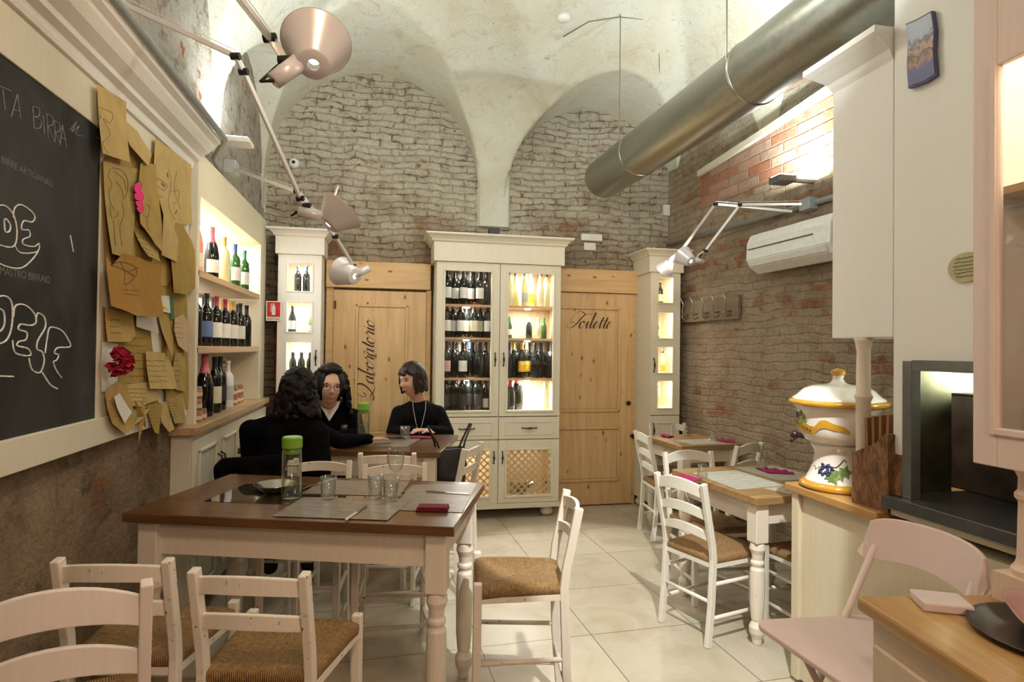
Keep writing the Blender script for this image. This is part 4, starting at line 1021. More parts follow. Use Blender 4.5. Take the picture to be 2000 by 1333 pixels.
# flood lamps
t = thing('flood_lamp', 'flat wall flood lamp glowing upward on the right wall', 'lamp', (2.60, 3.62, 2.66)); 
ob('lamp_housing', B().box((-.07, -.06, -.025), (.06, .06, .02)), STEEL, t, bevel=.006)
ob('lamp_glass', B().box((-.055, -.05, .021), (.045, .05, .026)), emis('flood_glow', (.97, 1, .98), 60), t)
ob('bracket', B().box((.06, -.015, -.01), (.23, .015, .01)), STEEL, t)
t = thing('flood_lamp', 'white flat flood lamp above the left shelf unit', 'lamp', (-.93, 3.95, 2.74))
ob('lamp_housing', B().box((-.06, -.07, -.015), (.09, .07, .015)), PLASTW, t, bevel=.006)
ob('lamp_glass', B().box((-.045, -.055, .016), (.075, .055, .02)), emis('flood_glow', (.97, 1, .98), 60), t)
ob('bracket', B().box((-.15, -.015, -.01), (-.06, .015, .01)), PLASTW, t)
# conduits
b = B().tube([(wr(5.55)-.03, 5.55, 2.545), (wr(3.4)-.03, 3.4, 2.50), (wr(1.8)-.03, 1.8, 2.46)], .018, 12); tag(ob('conduit_pipe', b, plain('grey_conduit', (.30, .33, .33), .4, .3), smooth=True), 'grey conduit pipe running along the right wall', 'pipe')
b = B().tube([(-.875, -1.2, 2.60), (-.875, 3.48, 2.60), (-1.0, 3.75, 2.575), (-1.045, 4.1, 2.565), (-1.05, 5.3, 2.545)], .016, 12); tag(ob('conduit_pipe', b, plain('grey_conduit', (.30, .33, .33), .4, .3), smooth=True), 'grey conduit pipe along the top of the left cornice', 'pipe')
# ================================================================== SMALL WALL THINGS
def wallbox(name, label, cat, px0, py0, px1, py1, mat, dep=.04, y=YB):
    a = at(px0, py0, y=y); c = at(px1, py1, y=y)
    return tag(ob(name, B().box((a.x, y-dep, c.z), (c.x, y-.001, a.z)), mat, bevel=.004), label, cat)
wallbox('emergency_lamp', 'white emergency lamp box above the Toilette door', 'lamp', 1133, 458, 1173, 473, PLASTW, .05)
wallbox('wall_switch', 'small white switch plate under the emergency lamp', 'switch', 1140, 474, 1163, 490, PLASTW, .015)
wallbox('wall_sensor', 'small white sensor box near the right corner of the back wall', 'sensor', 1293, 401, 1305, 423, PLASTW, .04)
wallbox('wall_speaker', 'small black speaker sitting on the big cabinet', 'speaker', 953, 449, 972, 466, BLACK, .10, 5.45)
t = tag(ob('security_camera', B().lathe([(0, .0), (.045, 0), (.045, .02), (.03, .05), (0, .055)], 24, (0, 0, 0), (0, -1, 0)), PLASTW, loc=tuple(at(575, 320, y=YB)), smooth=True), 'small white dome camera on the back wall by the left corner', 'camera')
ob('camera_lens', B().sph((0, -.045, 0), .018, 2), BLACK, t, smooth=True)
q = at(1100, 57, y=4.1); q.z = zceil(q.x, q.y)
sc_ = at(1100, 57, z=3.95); sc_.z = zceil(sc_.x, sc_.y)
tag(ob('smoke_detector', B().lathe([(0, 0.02), (.05, .02), (.05, -.015), (.035, -.03), (0, -.03)], 24), PLASTW, loc=(sc_.x, sc_.y, sc_.z-.0), smooth=True), 'round white smoke detector on the vaulted ceiling', 'detector')
# extinguisher sign
t = thing('fire_extinguisher_sign', 'red and white fire extinguisher sign projecting beside the shelf unit', 'sign', (-.985, 5.26, 1.70))
ob('sign_plate', B().box((0, 0, 0), (.118, .006, .165)), PLASTW, t)
ob('red_field', B().box((.008, -.0015, .035), (.110, -.0002, .157)), plain('sign_red', (.62, .02, .02), .4), t)
b = B().box((.045, -.003, .050), (.073, -.0017, .125)).box((.054, -.003, .125), (.064, -.0017, .138)); b.box((.040, -.003, .136), (.066, -.0017, .142)).box((.036, -.003, .075), (.040, -.0017, .140))
ob('extinguisher_symbol', b, plain('sign_white', (.8, .8, .8), .4), t)
def text(s_, size, mat, parent, loc, rot, name='lettering', ext=.0004, align='LEFT'):
    cu = bpy.data.curves.new('txt', 'FONT'); cu.body = s_; cu.size = size; cu.extrude = ext; cu.align_x = align
    tmp = bpy.data.objects.new('txt', cu); COL.objects.link(tmp)
    dg = bpy.context.evaluated_depsgraph_get(); me = bpy.data.meshes.new_from_object(tmp.evaluated_get(dg))
    bpy.data.objects.remove(tmp); me.materials.clear(); me.materials.append(mat)
    o = bpy.data.objects.new(name, me); COL.objects.link(o); o.location = loc; o.rotation_euler = rot
    if parent: o.parent = parent
    return o
text('ESTINTORE', .0195, INK, t, (.006, -.001, .010), (PI/2, 0, 0))
tag(ob('red_pipe', B().cyl((-.91, 5.36, 0), (-.91, 5.36, 1.86), .012, n=12), plain('pipe_red', (.5, .02, .02), .4), smooth=True), 'thin vertical red pipe left of the white corner cabinet', 'pipe')
# AC unit
yA0, yA1 = 3.22, 4.04; xA = wr(3.6)
t = thing('air_conditioner', 'white split air conditioner high on the right wall', 'air conditioner', (xA, yA0, 2.09), D2(2.86))
b = B(); L = yA1-yA0; pr = [(0, 0), (-.10, -.02), (-.17, .02), (-.205, .08), (-.20, .20), (-.17, .265), (0, .275)]
b.prism([(x, 0, z) for x, z in pr], (0, L, 0)); ob('housing', b, PLASTW, t, bevel=.012)
ob('air_slot', B().box((-.2085, .14, .150), (-.203, L-.03, .156)), plain('dark_slot', (.06, .06, .05), .6), t)
ob('louver_flap', B().prism([(-.19, .03, .030), (-.214, .03, .066), (-.210, .03, .070), (-.184, .03, .034)], (0, L-.06, 0)), PLASTW, t)
# coat hooks
ya, yb_ = 5.25, 4.42
t = thing('coat_rack', 'dark plank coat rack with four metal double hooks on the right wall', 'coat rack', (wr(ya)-.012, ya, 1.80), D2(2.86))
t.location.x -= .012
ob('back_board', B().box((-.012, -.86, -.04), (.012, 0, .15)), wood('grey_board', (.16, .12, .08), (.28, .22, .16), 1, .7), t)
for k in range(5):
    y = -.10-.165*k
    b = B().tube([(-.012, y, .03), (-.05, y, .02), (-.075, y, .05), (-.06, y, .12), (-.085, y, .17)], .006, 8).tube([(-.012, y, .0), (-.045, y, -.02), (-.07, y, .0), (-.072, y, .015)], .006, 8)
    b.sph((-.085, y, .172), .011, 1).sph((-.072, y, .018), .010, 1); ob('hook', b, plain('worn_chrome', (.45, .40, .34), .3, .9), t, smooth=True)
# ceiling wire
def on_ceil(px, py):
    lo, hi = 1.0, 8.0
    d = fw + (px-CX)/FPX*rt - (py-CY)/FPX*up
    s_ = 1.0
    while s_ < 8:
        p = CAMP+d*s_
        if p.y > YB-.02 or p.z > zceil(p.x, p.y)-.01: return p
        s_ += .02
    return p
b = B().tube([on_ceil(*p) for p in ((1100, 72), (1150, 42), (1210, 33), (1285, 40), (1287, 90), (1288, 150), (1289, 205))], .005, 6)
tag(ob('ceiling_cable', b, plain('cable_grey', (.18, .17, .12), .7), smooth=True), 'thin cable running over the vault down to the duct', 'cable')

# ================================================================== CHALKBOARD, CORNICE, PAPERS
XB = -1.045
t = thing('chalkboard', 'large black chalkboard in a cream frame with chalk lettering on the left wall', 'chalkboard', (WL, 1.0, 1.12))
def lb(px, py, d=0): v = at(px, py, x=XB+d); return v-Vector((WL, 1.0, 1.12))
def board_mat():
    mt, nt, bs = mk('chalkboard_black'); f = noise(nt, ocoord(nt, (1, 1, .6)), 3, 5, .6, 1)
    nt.links.new(ramp(nt, f, [(.4, (.010, .011, .011)), (.75, (.045, .048, .048))]), bs.inputs['Base Color']); bs.inputs['Roughness'].default_value = .75; return mt
y0w = -1.4
ob('black_panel', B().box((.02, y0w-1.0, .09), (.032, 2.475-1.0, 1.165)), board_mat(), t)
b = B().box((.001, y0w-1.0, -.0), (.045, 3.47-1.0, .10)).box((.001, y0w-1.0, 1.16), (.038, 3.47-1.0, 1.36)).box((.001, 2.475-1.0, .10), (.038, 3.47-1.0, 1.165))
ob('frame', b, CREAM, t, bevel=.003)
# lettering: simple chalk strokes
def chalk(strokes, r, mat, nm):
    b = B()
    for st in strokes:
        pts = cr(st, 5) if len(st) > 2 else [Vector(p) for p in st]
        q = []
        for p_ in pts:
            v = at(p_[0], p_[1], x=-1.0474); q.append(v-Vector((WL, 1.0, 1.12)))
        b.tube(q, r, 5)
    ob(nm, b, mat, t)
chalk([[(-8, 165), (22, 178)], [(5, 172), (10, 215)], [(22, 228), (34, 184)], [(34, 184), (40, 232)], [(26, 214), (38, 218)],
       [(64, 208), (66, 250)], [(64, 208), (76, 212), (76, 226), (66, 228)], [(66, 228), (80, 236), (78, 250), (66, 250)], [(84, 226), (87, 262)], [(83, 206), (84, 208)],
       [(91, 222), (94, 270)], [(91, 222), (103, 230), (102, 244), (93, 246)], [(93, 246), (106, 276)], [(106, 236), (108, 278)], [(106, 236), (116, 242), (116, 256), (108, 258)], [(108, 258), (118, 284)],
       [(117, 284), (122, 244)], [(122, 244), (130, 288)], [(118, 268), (128, 272)], [(137, 254), (150, 238), (140, 258), (154, 246), (148, 262), (160, 266)]], .0016, CHALKD, 'chalk_writing')
chalk([[(-20, 420), (-2, 402), (14, 405), (28, 425), (33, 455), (28, 480), (10, 482), (-20, 470)], [(8, 430), (12, 428), (20, 440), (18, 452), (10, 452), (8, 430)],
       [(26, 425), (28, 408), (40, 400), (60, 412), (68, 425), (62, 434), (46, 432), (42, 448), (56, 450), (58, 462), (45, 468), (46, 478), (66, 482), (76, 476), (72, 492), (40, 494), (28, 478)],
       [(-20, 505), (10, 520), (40, 524), (60, 510), (74, 492)], [(137, 460), (143, 492)]], .0022, CHALKW, 'chalk_writing')
chalk([[(-20, 590), (5, 578), (22, 590), (24, 625), (18, 655), (5, 670), (-20, 672)], [(-5, 602), (7, 610), (8, 635), (-2, 648), (-14, 640)],
       [(26, 620), (30, 598), (48, 596), (66, 612), (70, 630), (60, 636), (40, 634), (36, 644), (52, 650), (50, 664), (36, 668), (34, 676), (55, 682), (58, 695), (30, 690), (24, 665)],
       [(70, 622), (74, 612), (86, 620), (88, 640), (74, 665), (72, 682), (82, 688), (86, 706), (78, 728), (62, 722), (56, 700)],
       [(88, 690), (92, 660), (98, 640), (120, 646), (134, 666), (136, 678), (112, 680), (106, 690), (114, 694), (110, 704), (104, 708), (110, 724), (120, 738)], [(82, 728), (98, 752), (112, 760)], [(0, 735), (26, 736)]], .0026, CHALKW, 'chalk_writing')
text('BIRRE ARTIGIANALI', .030, plain('faintest_chalk', (.15, .16, .16), .9), t, (.0325, .90, .865), (PI/2, 0, PI/2), 'chalk_writing')
text('MASTRO BIRRAIO', .032, plain('faintest_chalk', (.15, .16, .16), .9), t, (.0325, .905, .560), (PI/2, 0, PI/2), 'chalk_writing')
# cornice over the board
t = thing('wall_cornice', 'long moulded cream cornice above the chalkboard', 'cornice', (WL, 1.0, 2.43))
pr = [(0, 0), (.05, 0), (.055, .012), (.06, .03), (.085, .04), (.09, .055), (.13, .075), (.155, .10), (.16, .11), (.185, .12), (.19, .14), (0, .14)]
b = B(); b.prism([(x*1.0, -2.4, z*1.15) for x, z in pr], (0, 4.87, 0)); ob('moulding', b, WHITE, t)
# pinned papers
KR = [plain('kraft_paper_%d' % i, c, .85, var=.10, vs=14) for i, c in enumerate([(.36, .24, .055), (.42, .28, .085), (.50, .36, .14), (.36, .19, .035), (.40, .29, .10)])]
PIC = {'white': plain('white_note_paper', (.72, .70, .64), .8), 'grey': plain('grey_foil_paper', (.42, .43, .43), .3, .5), 'green': plain('dark_green_paper', (.03, .15, .08), .6), 'yellow': plain('yellow_card', (.75, .62, .05), .6), 'pinkish': plain('dusty_paper', (.55, .40, .24), .8)}
def paper(label, poly, mat, off=0.0, curl=.02, sk=None, skm=INK, skr=.0011, curl_top=False, fills=None):
    b = B(); pts = [at(px, py, x=XB) for px, py in poly]
    org = sum(pts, Vector())/len(pts)
    z1 = max(p.z for p in pts); z0 = min(p.z for p in pts); h = max(z1-z0, .01)
    def d_(y, z):
        f = ((z1-z)/h) if not curl_top else ((z-z0)/h)
        return .0045+off+curl*f*f+.006*math.sin((y*17+z*9))*f
    # grid-clipped fine mesh: triangulate the polygon, subdivide, push out
    bb = bmesh.new(); vs = [bb.verts.new((0, p.y, p.z)) for p in pts]; bb.faces.new(vs)
    bmesh.ops.triangulate(bb, faces=bb.faces[:]); 
    for _ in range(3): bmesh.ops.subdivide_edges(bb, edges=bb.edges[:], cuts=1, use_grid_fill=True)
    g = bmesh.ops.extrude_face_region(bb, geom=bb.faces[:]); top = set(v for v in g['geom'] if isinstance(v, bmesh.types.BMVert))
    for v in bb.verts:
        x = XB+d_(v.co.y, v.co.z)+(.0009 if v in top else 0); v.co = Vector((x, v.co.y, v.co.z))-org
    b.b.free(); b.b = bb
    o = tag(ob('pinned_paper', b, mat, loc=tuple(org)), label, 'paper', 'brown paper notes pinned beside the chalkboard')
    for nm, poly_, m_ in (fills or []):
        bb = bmesh.new()
        for pl in poly_:
            vs = []
            for p_ in cr(pl+[pl[0]], 3)[:-1]:
                v = at(p_[0], p_[1], x=XB+off+.006); v.x = XB+d_(v.y, v.z)+.0012; vs.append(bb.verts.new(v-org))
            bb.faces.new(vs)
        bmesh.ops.triangulate(bb, faces=bb.faces[:]); g = bmesh.ops.extrude_face_region(bb, geom=bb.faces[:])
        for v in g['geom']:
            if isinstance(v, bmesh.types.BMVert): v.co.x += .0009
        b = B(); b.b.free(); b.b = bb; ob(nm, b, m_, o)
    if sk:
        for nm, strokes, m_, r_ in sk:
            b = B()
            for st in strokes:
                q = []
                for p_ in (cr(st, 4) if len(st) > 2 else [Vector(p) for p in st]):
                    v = at(p_[0], p_[1], x=XB+off+.006); v.x = XB+d_(v.y, v.z)+.0016; q.append(v-org)
                b.tube(q, r_, 4)
            ob(nm, b, m_, o)
    return o
PINKM = plain('fuchsia_ink', (.85, .02, .22), .6)
def lines(x0, y0, x1, y1, n, slope=0.0):
    out = []
    for i in range(n):
        y = y0+(y1-y0)*i/max(1, n-1); st = []
        k = int((x1-x0)/3)
        for j in range(k+1): st.append((x0+(x1-x0)*j/k, y+slope*(x1-x0)*j/k+R_.uniform(-1.6, 1.6)))
        out.append(st)
    return out
paper('long brown paper strip low in the middle, behind the other notes, close-written', [(197, 600), (285, 610), (290, 640), (305, 790), (250, 800), (205, 790)], KR[0], 0.0, .004, [('handwriting', lines(240, 660, 285, 780, 9, .02), INK, .0007)])
paper('wide brown backing sheet in the upper middle behind the torn flaps', [(194, 320), (240, 250), (330, 330), (350, 500), (320, 560), (200, 520)], KR[1], 0.0, .004)
paper('large brown backing sheet at the right edge by the shelf unit', [(325, 430), (355, 440), (365, 620), (362, 800), (318, 810), (310, 560)], KR[0], 0.0, .006)
paper('pale brown sheet with a pencil map outline, topmost beside the cornice', [(176, 163), (234, 198), (232, 316), (180, 298)], KR[2], .018, .016, [('pencil_sketch', [[(195, 210), (218, 222), (212, 240), (200, 232), (212, 262), (196, 280), (208, 300)], [(190, 225), (196, 228), (188, 240)], [(182, 268), (190, 272)]], INK, .0006)], curl_top=False)
paper('brown paper flap curling out below the map sketch', [(234, 232), (262, 258), (286, 300), (270, 322), (233, 284)], KR[2], .010, .03)
paper('brown sheet with a long-haired figure sketch on the left', [(194, 314), (264, 330), (250, 400), (240, 505), (196, 495)], KR[4], .008, .022,
      [('figure_sketch', [[(215, 330), (212, 345), (218, 360), (212, 375), (214, 395), (222, 410)], [(218, 328), (235, 332), (248, 350), (246, 375), (236, 392)], [(222, 335), (240, 350), (244, 372)], [(213, 400), (214, 425), (228, 420), (226, 412)], [(236, 395), (238, 420), (230, 445), (232, 480)], [(218, 430), (216, 480)], [(226, 355), (236, 370), (238, 385)]], INK, .0008)])
paper('brown sheet with a fuchsia butterfly wing drawing', [(262, 318), (292, 320), (300, 440), (298, 492), (252, 436), (254, 380)], KR[1], .020, .02,
      [('wing_outline', [[(260, 358), (270, 352), (276, 362), (270, 374), (278, 384), (272, 395), (276, 408), (268, 417), (260, 408)]], INK, .0011),
       ('handwriting', [[(272, 420), (282, 425), (280, 445), (288, 450)], [(284, 400), (290, 405), (286, 425)]], INK, .0009)],
      fills=[('pink_wing', [[(258, 366), (266, 357), (274, 360), (275, 370), (262, 376)], [(258, 379), (274, 372), (280, 384), (276, 392), (260, 390)], [(259, 393), (275, 394), (275, 404), (262, 403)], [(260, 405), (274, 406), (271, 416), (263, 412)]], PINKM)])
paper('tall pale brown sheet with red and grey sketches under the cornice', [(294, 268), (366, 322), (362, 380), (364, 436), (330, 440), (326, 512), (300, 498), (305, 420), (288, 345)], KR[2], .014, .02,
      [('ink_sketch', [[(306, 348), (325, 362), (318, 372), (304, 362), (306, 348)], [(330, 330), (334, 360), (326, 400), (340, 430)], [(345, 335), (340, 370), (352, 410)], [(300, 380), (315, 385)], [(335, 375), (348, 372), (346, 395), (336, 398)]], plain('grey_ink', (.12, .08, .08), .8), .0010), ('red_marks', [[(313, 358), (320, 364)], [(326, 338), (328, 346)], [(340, 418), (344, 412)]], plain('brick_red_ink', (.30, .05, .06), .8), .0032)])
paper('round-edged brown card curving over the right side', [(331, 434), (345, 440), (362, 470), (374, 510), (368, 560), (352, 576), (322, 572), (318, 500)], KR[0], .024, .010)
paper('shiny brown paper hanging crooked with a folded lower corner, below the butterfly', [(252, 442), (282, 456), (299, 490), (292, 510), (262, 500)], KR[4], .010, .035, [('handwriting', lines(262, 462, 285, 492, 4, .3), INK, .0006)])
paper('orange brown sheet with box sketch sticking out over the chalkboard', [(184, 498), (196, 518), (222, 494), (300, 517), (290, 620), (232, 616), (185, 597)], KR[3], .030, .025,
      [('box_sketch', [[(214, 518), (234, 512), (262, 520), (264, 540), (240, 557), (242, 530), (214, 518)], [(234, 512), (246, 530), (272, 522)], [(246, 530), (262, 540)]], INK, .0011), ('handwriting', lines(235, 566, 270, 575, 2, .05), INK, .0007)])
paper('brown sheet with four short lines left of centre', [(196, 600), (252, 612), (256, 655), (238, 668), (196, 668)], KR[1], .010, .012, [('handwriting', lines(212, 625, 232, 650, 3, .03), INK, .0009)])
paper('dark crinkled foil photo hanging below the box sketch', [(258, 615), (296, 600), (294, 652), (256, 638)], PIC['grey'], .012, .012)
paper('white slip with green edge beside the yellow star', [(305, 577), (326, 578), (326, 612), (300, 606)], PIC['white'], .006, .006)
paper('small dark green slip at the right of the white slip', [(327, 577), (334, 578), (334, 625), (328, 622)], PIC['green'], .004, .004)
paper('small bright yellow paper point over the white slip', [(294, 574), (304, 580), (320, 604), (294, 590)], PIC['yellow'], .010, .010)
paper('curled brown strip hanging right of the dark foil', [(300, 610), (318, 615), (328, 660), (318, 700), (305, 640)], KR[1], .012, .03)
paper('teardrop shaped brown tag with handwriting on the right', [(334, 622), (350, 614), (362, 630), (362, 665), (352, 690), (338, 675), (332, 645)], PIC['pinkish'], .012, .010, [('handwriting', lines(338, 632, 356, 660, 4), INK, .0007)])
paper('brown vase-shaped tag below the teardrop tag', [(336, 690), (352, 690), (355, 720), (352, 765), (336, 762), (330, 730)], KR[4], .010, .010, [('handwriting', lines(336, 705, 350, 745, 5), INK, .0008)])
paper('brown note curling off in the middle right', [(276, 686), (316, 690), (330, 720), (332, 760), (280, 760)], KR[2], .012, .02, [('handwriting', lines(284, 705, 322, 745, 5, .02), INK, .0006)])
paper('brown irregular sheet low left beside the chalkboard frame', [(193, 766), (216, 745), (236, 752), (232, 790), (246, 812), (240, 838), (224, 848), (202, 828), (196, 800)], KR[1], .016, .02)
paper('white handwritten tag on the low left sheet', [(203, 776), (214, 768), (236, 806), (222, 828), (210, 800)], PIC['white'], .030, .010, [('handwriting', lines(212, 785, 226, 812, 5, .2), INK, .0006)])
paper('pointed brown paper hanging from the lower frame, centre', [(278, 792), (306, 786), (308, 800), (296, 848), (288, 846)], KR[0], .012, .02, [('handwriting', lines(285, 798, 302, 830, 6), INK, .0006)])
paper('narrow brown strip beside the pointed paper at the bottom', [(306, 790), (318, 784), (318, 815), (326, 838), (316, 845), (306, 825)], KR[2], .010, .015)
paper('brown square note at the bottom right by the shelf unit', [(321, 782), (352, 766), (355, 826), (330, 828)], KR[4], .008, .012, [('handwriting', lines(326, 788, 346, 815, 6), INK, .0006)])
paper('brown note with crease above the lower frame', [(232, 752), (298, 745), (300, 782), (262, 795), (236, 792)], KR[2], .008, .010, [('handwriting', lines(240, 760, 285, 785, 4), INK, .0006)])
paper('white card backing the red paper flower', [(194, 668), (225, 672), (222, 745), (206, 768), (194, 766)], PIC['white'], .004, .004)
# star and flower
c = at(262, 815, x=XB)
b = B(); 
for k in range(6):
    a = k*PI/3+.3; r_ = .10 if k % 2 == 0 else .075
    tip = Vector((.028, math.cos(a)*r_, math.sin(a)*r_*1.15)); l = Vector((.022, math.cos(a+.35)*.022, math.sin(a+.35)*.022)); r2 = Vector((.022, math.cos(a-.35)*.022, math.sin(a-.35)*.022)); m_ = Vector((.042, 0, 0))
    v = [b.b.verts.new(p) for p in (tip, l, m_, r2)]; b.b.faces.new((v[0], v[1], v[2])); b.b.faces.new((v[0], v[2], v[3])); w2 = b.b.verts.new((.014, 0, 0)); b.b.faces.new((v[0], w2, v[1])); b.b.faces.new((v[0], v[3], w2))
tag(ob('paper_star', b, KR[1], loc=tuple(c)), 'folded brown paper star hanging over the lower frame', 'paper star')
c = at(228, 708, x=XB+.05); b = B()
for i in range(90):
    th = math.acos(R_.uniform(-.2, 1)); ph = R_.uniform(0, 2*PI); d = Vector((math.cos(th), math.sin(th)*math.cos(ph), math.sin(th)*math.sin(ph)))
    n1 = d.orthogonal().normalized(); n1.rotate(Matrix.Rotation(R_.uniform(0, 6.28), 3, d)); n2 = d.cross(n1)
    R3 = .055+R_.uniform(-.006, .008); base = d*.015; w_ = .016
    v = [b.b.verts.new(p) for p in (base-n1*.004, base+n1*.004, d*R3*.7+n1*w_, d*R3+n1*w_*.5+n2*.008, d*R3*.95-n1*w_*.5-n2*.006, d*R3*.7-n1*w_)]
    b.b.faces.new(v)
tag(ob('paper_flower', b, plain('crimson_crepe', (.36, .008, .03), .8, var=.35, vs=60), loc=tuple(c)), 'crumpled crimson paper flower beside the chalkboard', 'flower')

# ================================================================== RIGHT SIDE: COUNTER, CUPBOARDS
XC = 1.82
t = thing('service_counter', 'cream counter with oak top carrying the ceramic urn', 'counter', (XC, 1.0, 0))
PUTTY = painted('putty_paint', (.66, .57, .42))
ob('counter_body', B().box((.02, -.6, .02), (1.02, 1.45, .855)), PUTTY, t, bevel=.002)
ob('edge_strip', B().box((.0, 1.415, .02), (.022, 1.46, .855)), PUTTY, t, bevel=.002)
ob('oak_top', B().box((-.012, .955, .855), (1.03, 1.495, .892)), OAKX, t, bevel=.005)
t = thing('steel_worktop', 'dark steel worktop under the serving hatch', 'worktop', (XC, 1.0, .89))
ob('worktop_plate', B().box((.005, -.6, .026), (.98, .955, .072)), plain('worktop_steel', (.13, .13, .13), .16, .5, var=.08), t, bevel=.003)
ob('worktop_base', B().box((.03, -.6, .0), (.96, .935, .026)), PUTTY, t)
t = thing('hatch_wall_panel', 'tall white panelled wall unit with a steel framed serving hatch', 'wall unit', (1.875, 1.0, .962))
hy0, hy1, hz0, hz1 = .10, .895, .0, .503
b = B().box((0, hy1, 0), (.03, .95, 2.65)).box((.03, hy1, hz1+.002), (.9, .95, 2.65)).box((0, -.6, hz1), (.9, hy1, 2.65)).box((0, -.6, 0), (.9, hy0, hz1)).box((.75, hy0, 0), (.9, hy1, hz1))
ob('panel', b, PANELW, t)
b = B().box((-.012, hy1-.036, 0), (.03, hy1+.004, hz1)).box((-.012, hy0, hz1-.035), (.03, hy1-.0365, hz1+.004)); ob('hatch_frame', b, STEEL, t, bevel=.002)
ob('hatch_lining', B().box((.03, hy1-.001+.055, 0), (.262, hy1+.065, hz1)), plain('hatch_lining_steel', (.22, .22, .14), .3, .9, var=.3, vs=6), t)
ob('lit_back', B().box((.38, 1.20, -.0), (.95, 1.21, .55)), plain('pale_green_tile', (.62, .68, .50), .5), t)
area('kitchen_light', (2.45, 1.75, 1.46), (2.42, 2.2, 1.2), 9, .2, (.97, 1, .80))
p0 = at(1845, 945, z=.966)
tag(ob('steel_appliance', B().box((0, 0, 0), (.26, .49, .365)).box((.01, .01, .365), (.25, .48, .375)), plain('brown_steel', (.15, .12, .115), .35, .4, var=.35, vs=9), loc=(2.20, 1.55, .9625), rot=(0, 0, .0), bevel=.006), 'dark brushed metal box standing in the serving hatch', 'appliance')
t = thing('upper_cupboard', 'white upper cupboard with moulded cornice beside the tall panel', 'cupboard', (1.875, 1.955, 1.555))
ob('cupboard_box', B().box((0, 0, 0), (.85, .32, 1.08)), PANELW, t, bevel=.003)
b = B(); rows = []
for f, q in [(0, 0), (.12, .02), (.2, .04), (.65, .075), (.8, .085), (1, .10), (1, .125)]:
    e = .085*f; rows.append([b.b.verts.new(p) for p in ((-e, -.0, 1.06+q), (-e, .32+e, 1.06+q), (.85, .32+e, 1.06+q), (.85, -.0, 1.06+q))])
for a, c in zip(rows, rows[1:]):
    for i in range(4): b.b.faces.new((a[i], a[(i+1)%4], c[(i+1)%4], c[i]))
b.b.faces.new(rows[0][::-1]); b.b.faces.new(rows[-1]); ob('cornice', b, PANELW, t)
# turned post under the upper cupboard
q = at(1683, 840, x=1.95)
t = tag(ob('turned_post', B().lathe([(0, .892), (.040, .892), (.040, .93), (.030, .95), (.026, 1.0), (.028, 1.30), (.034, 1.31), (.034, 1.32), (.027, 1.33), (.025, 1.50), (.032, 1.54), (.036, 1.5545), (0, 1.5545)], 24, (0, 0, 0)), painted('pink_cream_paint', (.80, .70, .60)), loc=(1.895, 2.12, 0), smooth=True), 'slim turned white post between the counter and the upper cupboard', 'post')
# mini tile and oval plaque
p = at(1807, 95, x=1.874)
t = thing('wall_tile', 'irregular stone tile with a small blue and brown picture on the white panel', 'tile', (1.874, p.y, p.z))
poly = [at(px, py, x=1.874)-p for px, py in ((1777, 48), (1800, 38), (1828, 22), (1834, 60), (1832, 100), (1836, 148), (1815, 162), (1782, 174), (1779, 130), (1781, 90))]
b = B(); b.prism([Vector((-.018, v.y, v.z)) for v in poly], (.016, 0, 0)); ob('stone', b, plain('tile_edge_blue', (.10, .10, .22), .6), t)
def pic():
    mt, nt, bs = mk('painted_scene'); tc = nd(nt, 'ShaderNodeTexCoord'); sp = nd(nt, 'ShaderNodeSeparateXYZ'); nt.links.new(tc.outputs['Object'], sp.inputs[0])
    f = noise(nt, tc.outputs['Object'], 38, 4, .6, .5)
    g = math_(nt, 'ADD', math_(nt, 'MULTIPLY', sp.outputs['Z'], 4.2), math_(nt, 'MULTIPLY', f, .5))
    c = ramp(nt, math_(nt, 'ADD', g, .35), [(.30, (.14, .14, .30)), (.42, (.48, .27, .20)), (.52, (.12, .08, .07)), (.60, (.55, .36, .27)), (.70, (.10, .11, .16)), (.80, (.42, .48, .62))])
    nt.links.new(c, bs.inputs['Base Color']); bs.inputs['Roughness'].default_value = .4; return mt
b = B(); b.prism([Vector((-.020, v.y*.95, v.z*.95)) for v in poly], (.0019, 0, 0)); ob('painted_picture', b, pic(), t)
p = at(1890, 522, x=1.874)
t = thing('oval_plaque', 'oval greenish plaque with handwritten lines on the white panel', 'plaque', (1.874, p.y, p.z))
b = B(); b.prism([Vector((-.008, .066*math.cos(a), .049*math.sin(a))) for a in [2*PI*i/40 for i in range(40)]], (.007, 0, 0)); ob('plaque_plate', b, plain('plaque_olive', (.50, .46, .26), .5), t)
b = B()
for i in range(6):
    z = .030-.012*i; hw = .045*math.sqrt(max(0, 1-(z/.046)**2)); st = []
    for k in range(16): st.append((-.0095, hw-2*hw*k/15, z+R_.uniform(-.0025, .0025)))
    b.tube(st, .0008, 4)
ob('handwriting', b, INK, t)

# ceramic urn
q = Vector((1.975, 2.26, .8925))
q = at(1612, 945, z=.8925); 
t = thing('ceramic_urn', 'white glazed ceramic urn with yellow rims, grapes and a ribbon reading Toscana', 'urn', (1.965, 2.345, .8925), 0)
def glaze(name, col): return plain(name, col, .15, coat=.6, var=.04)
UW = glaze('glazed_white', (.78, .72, .66)); UY = glaze('glazed_yellow', (.55, .28, .03))
ob('urn_body', B().lathe([(0, .0), (.140, .0), (.150, .012), (.148, .022), (.132, .034), (.112, .075), (.099, .11), (.095, .145), (.097, .17), (.110, .186), (.112, .196), (.108, .202), (.138, .215), (.160, .245), (.167, .28), (.164, .32), (.172, .352), (.186, .366), (.188, .378), (0, .378)], 56), UW, t, smooth=True)
ob('foot_rim', B().lathe([(0, .0), (.146, .0), (.157, .010), (.154, .024), (.138, .034), (.12, .034)], 56), UY, t, smooth=True)
ob('yellow_rim', B().lathe([(.172, .362), (.196, .366), (.204, .378), (.197, .391), (.172, .395)], 56), UY, t, smooth=True)
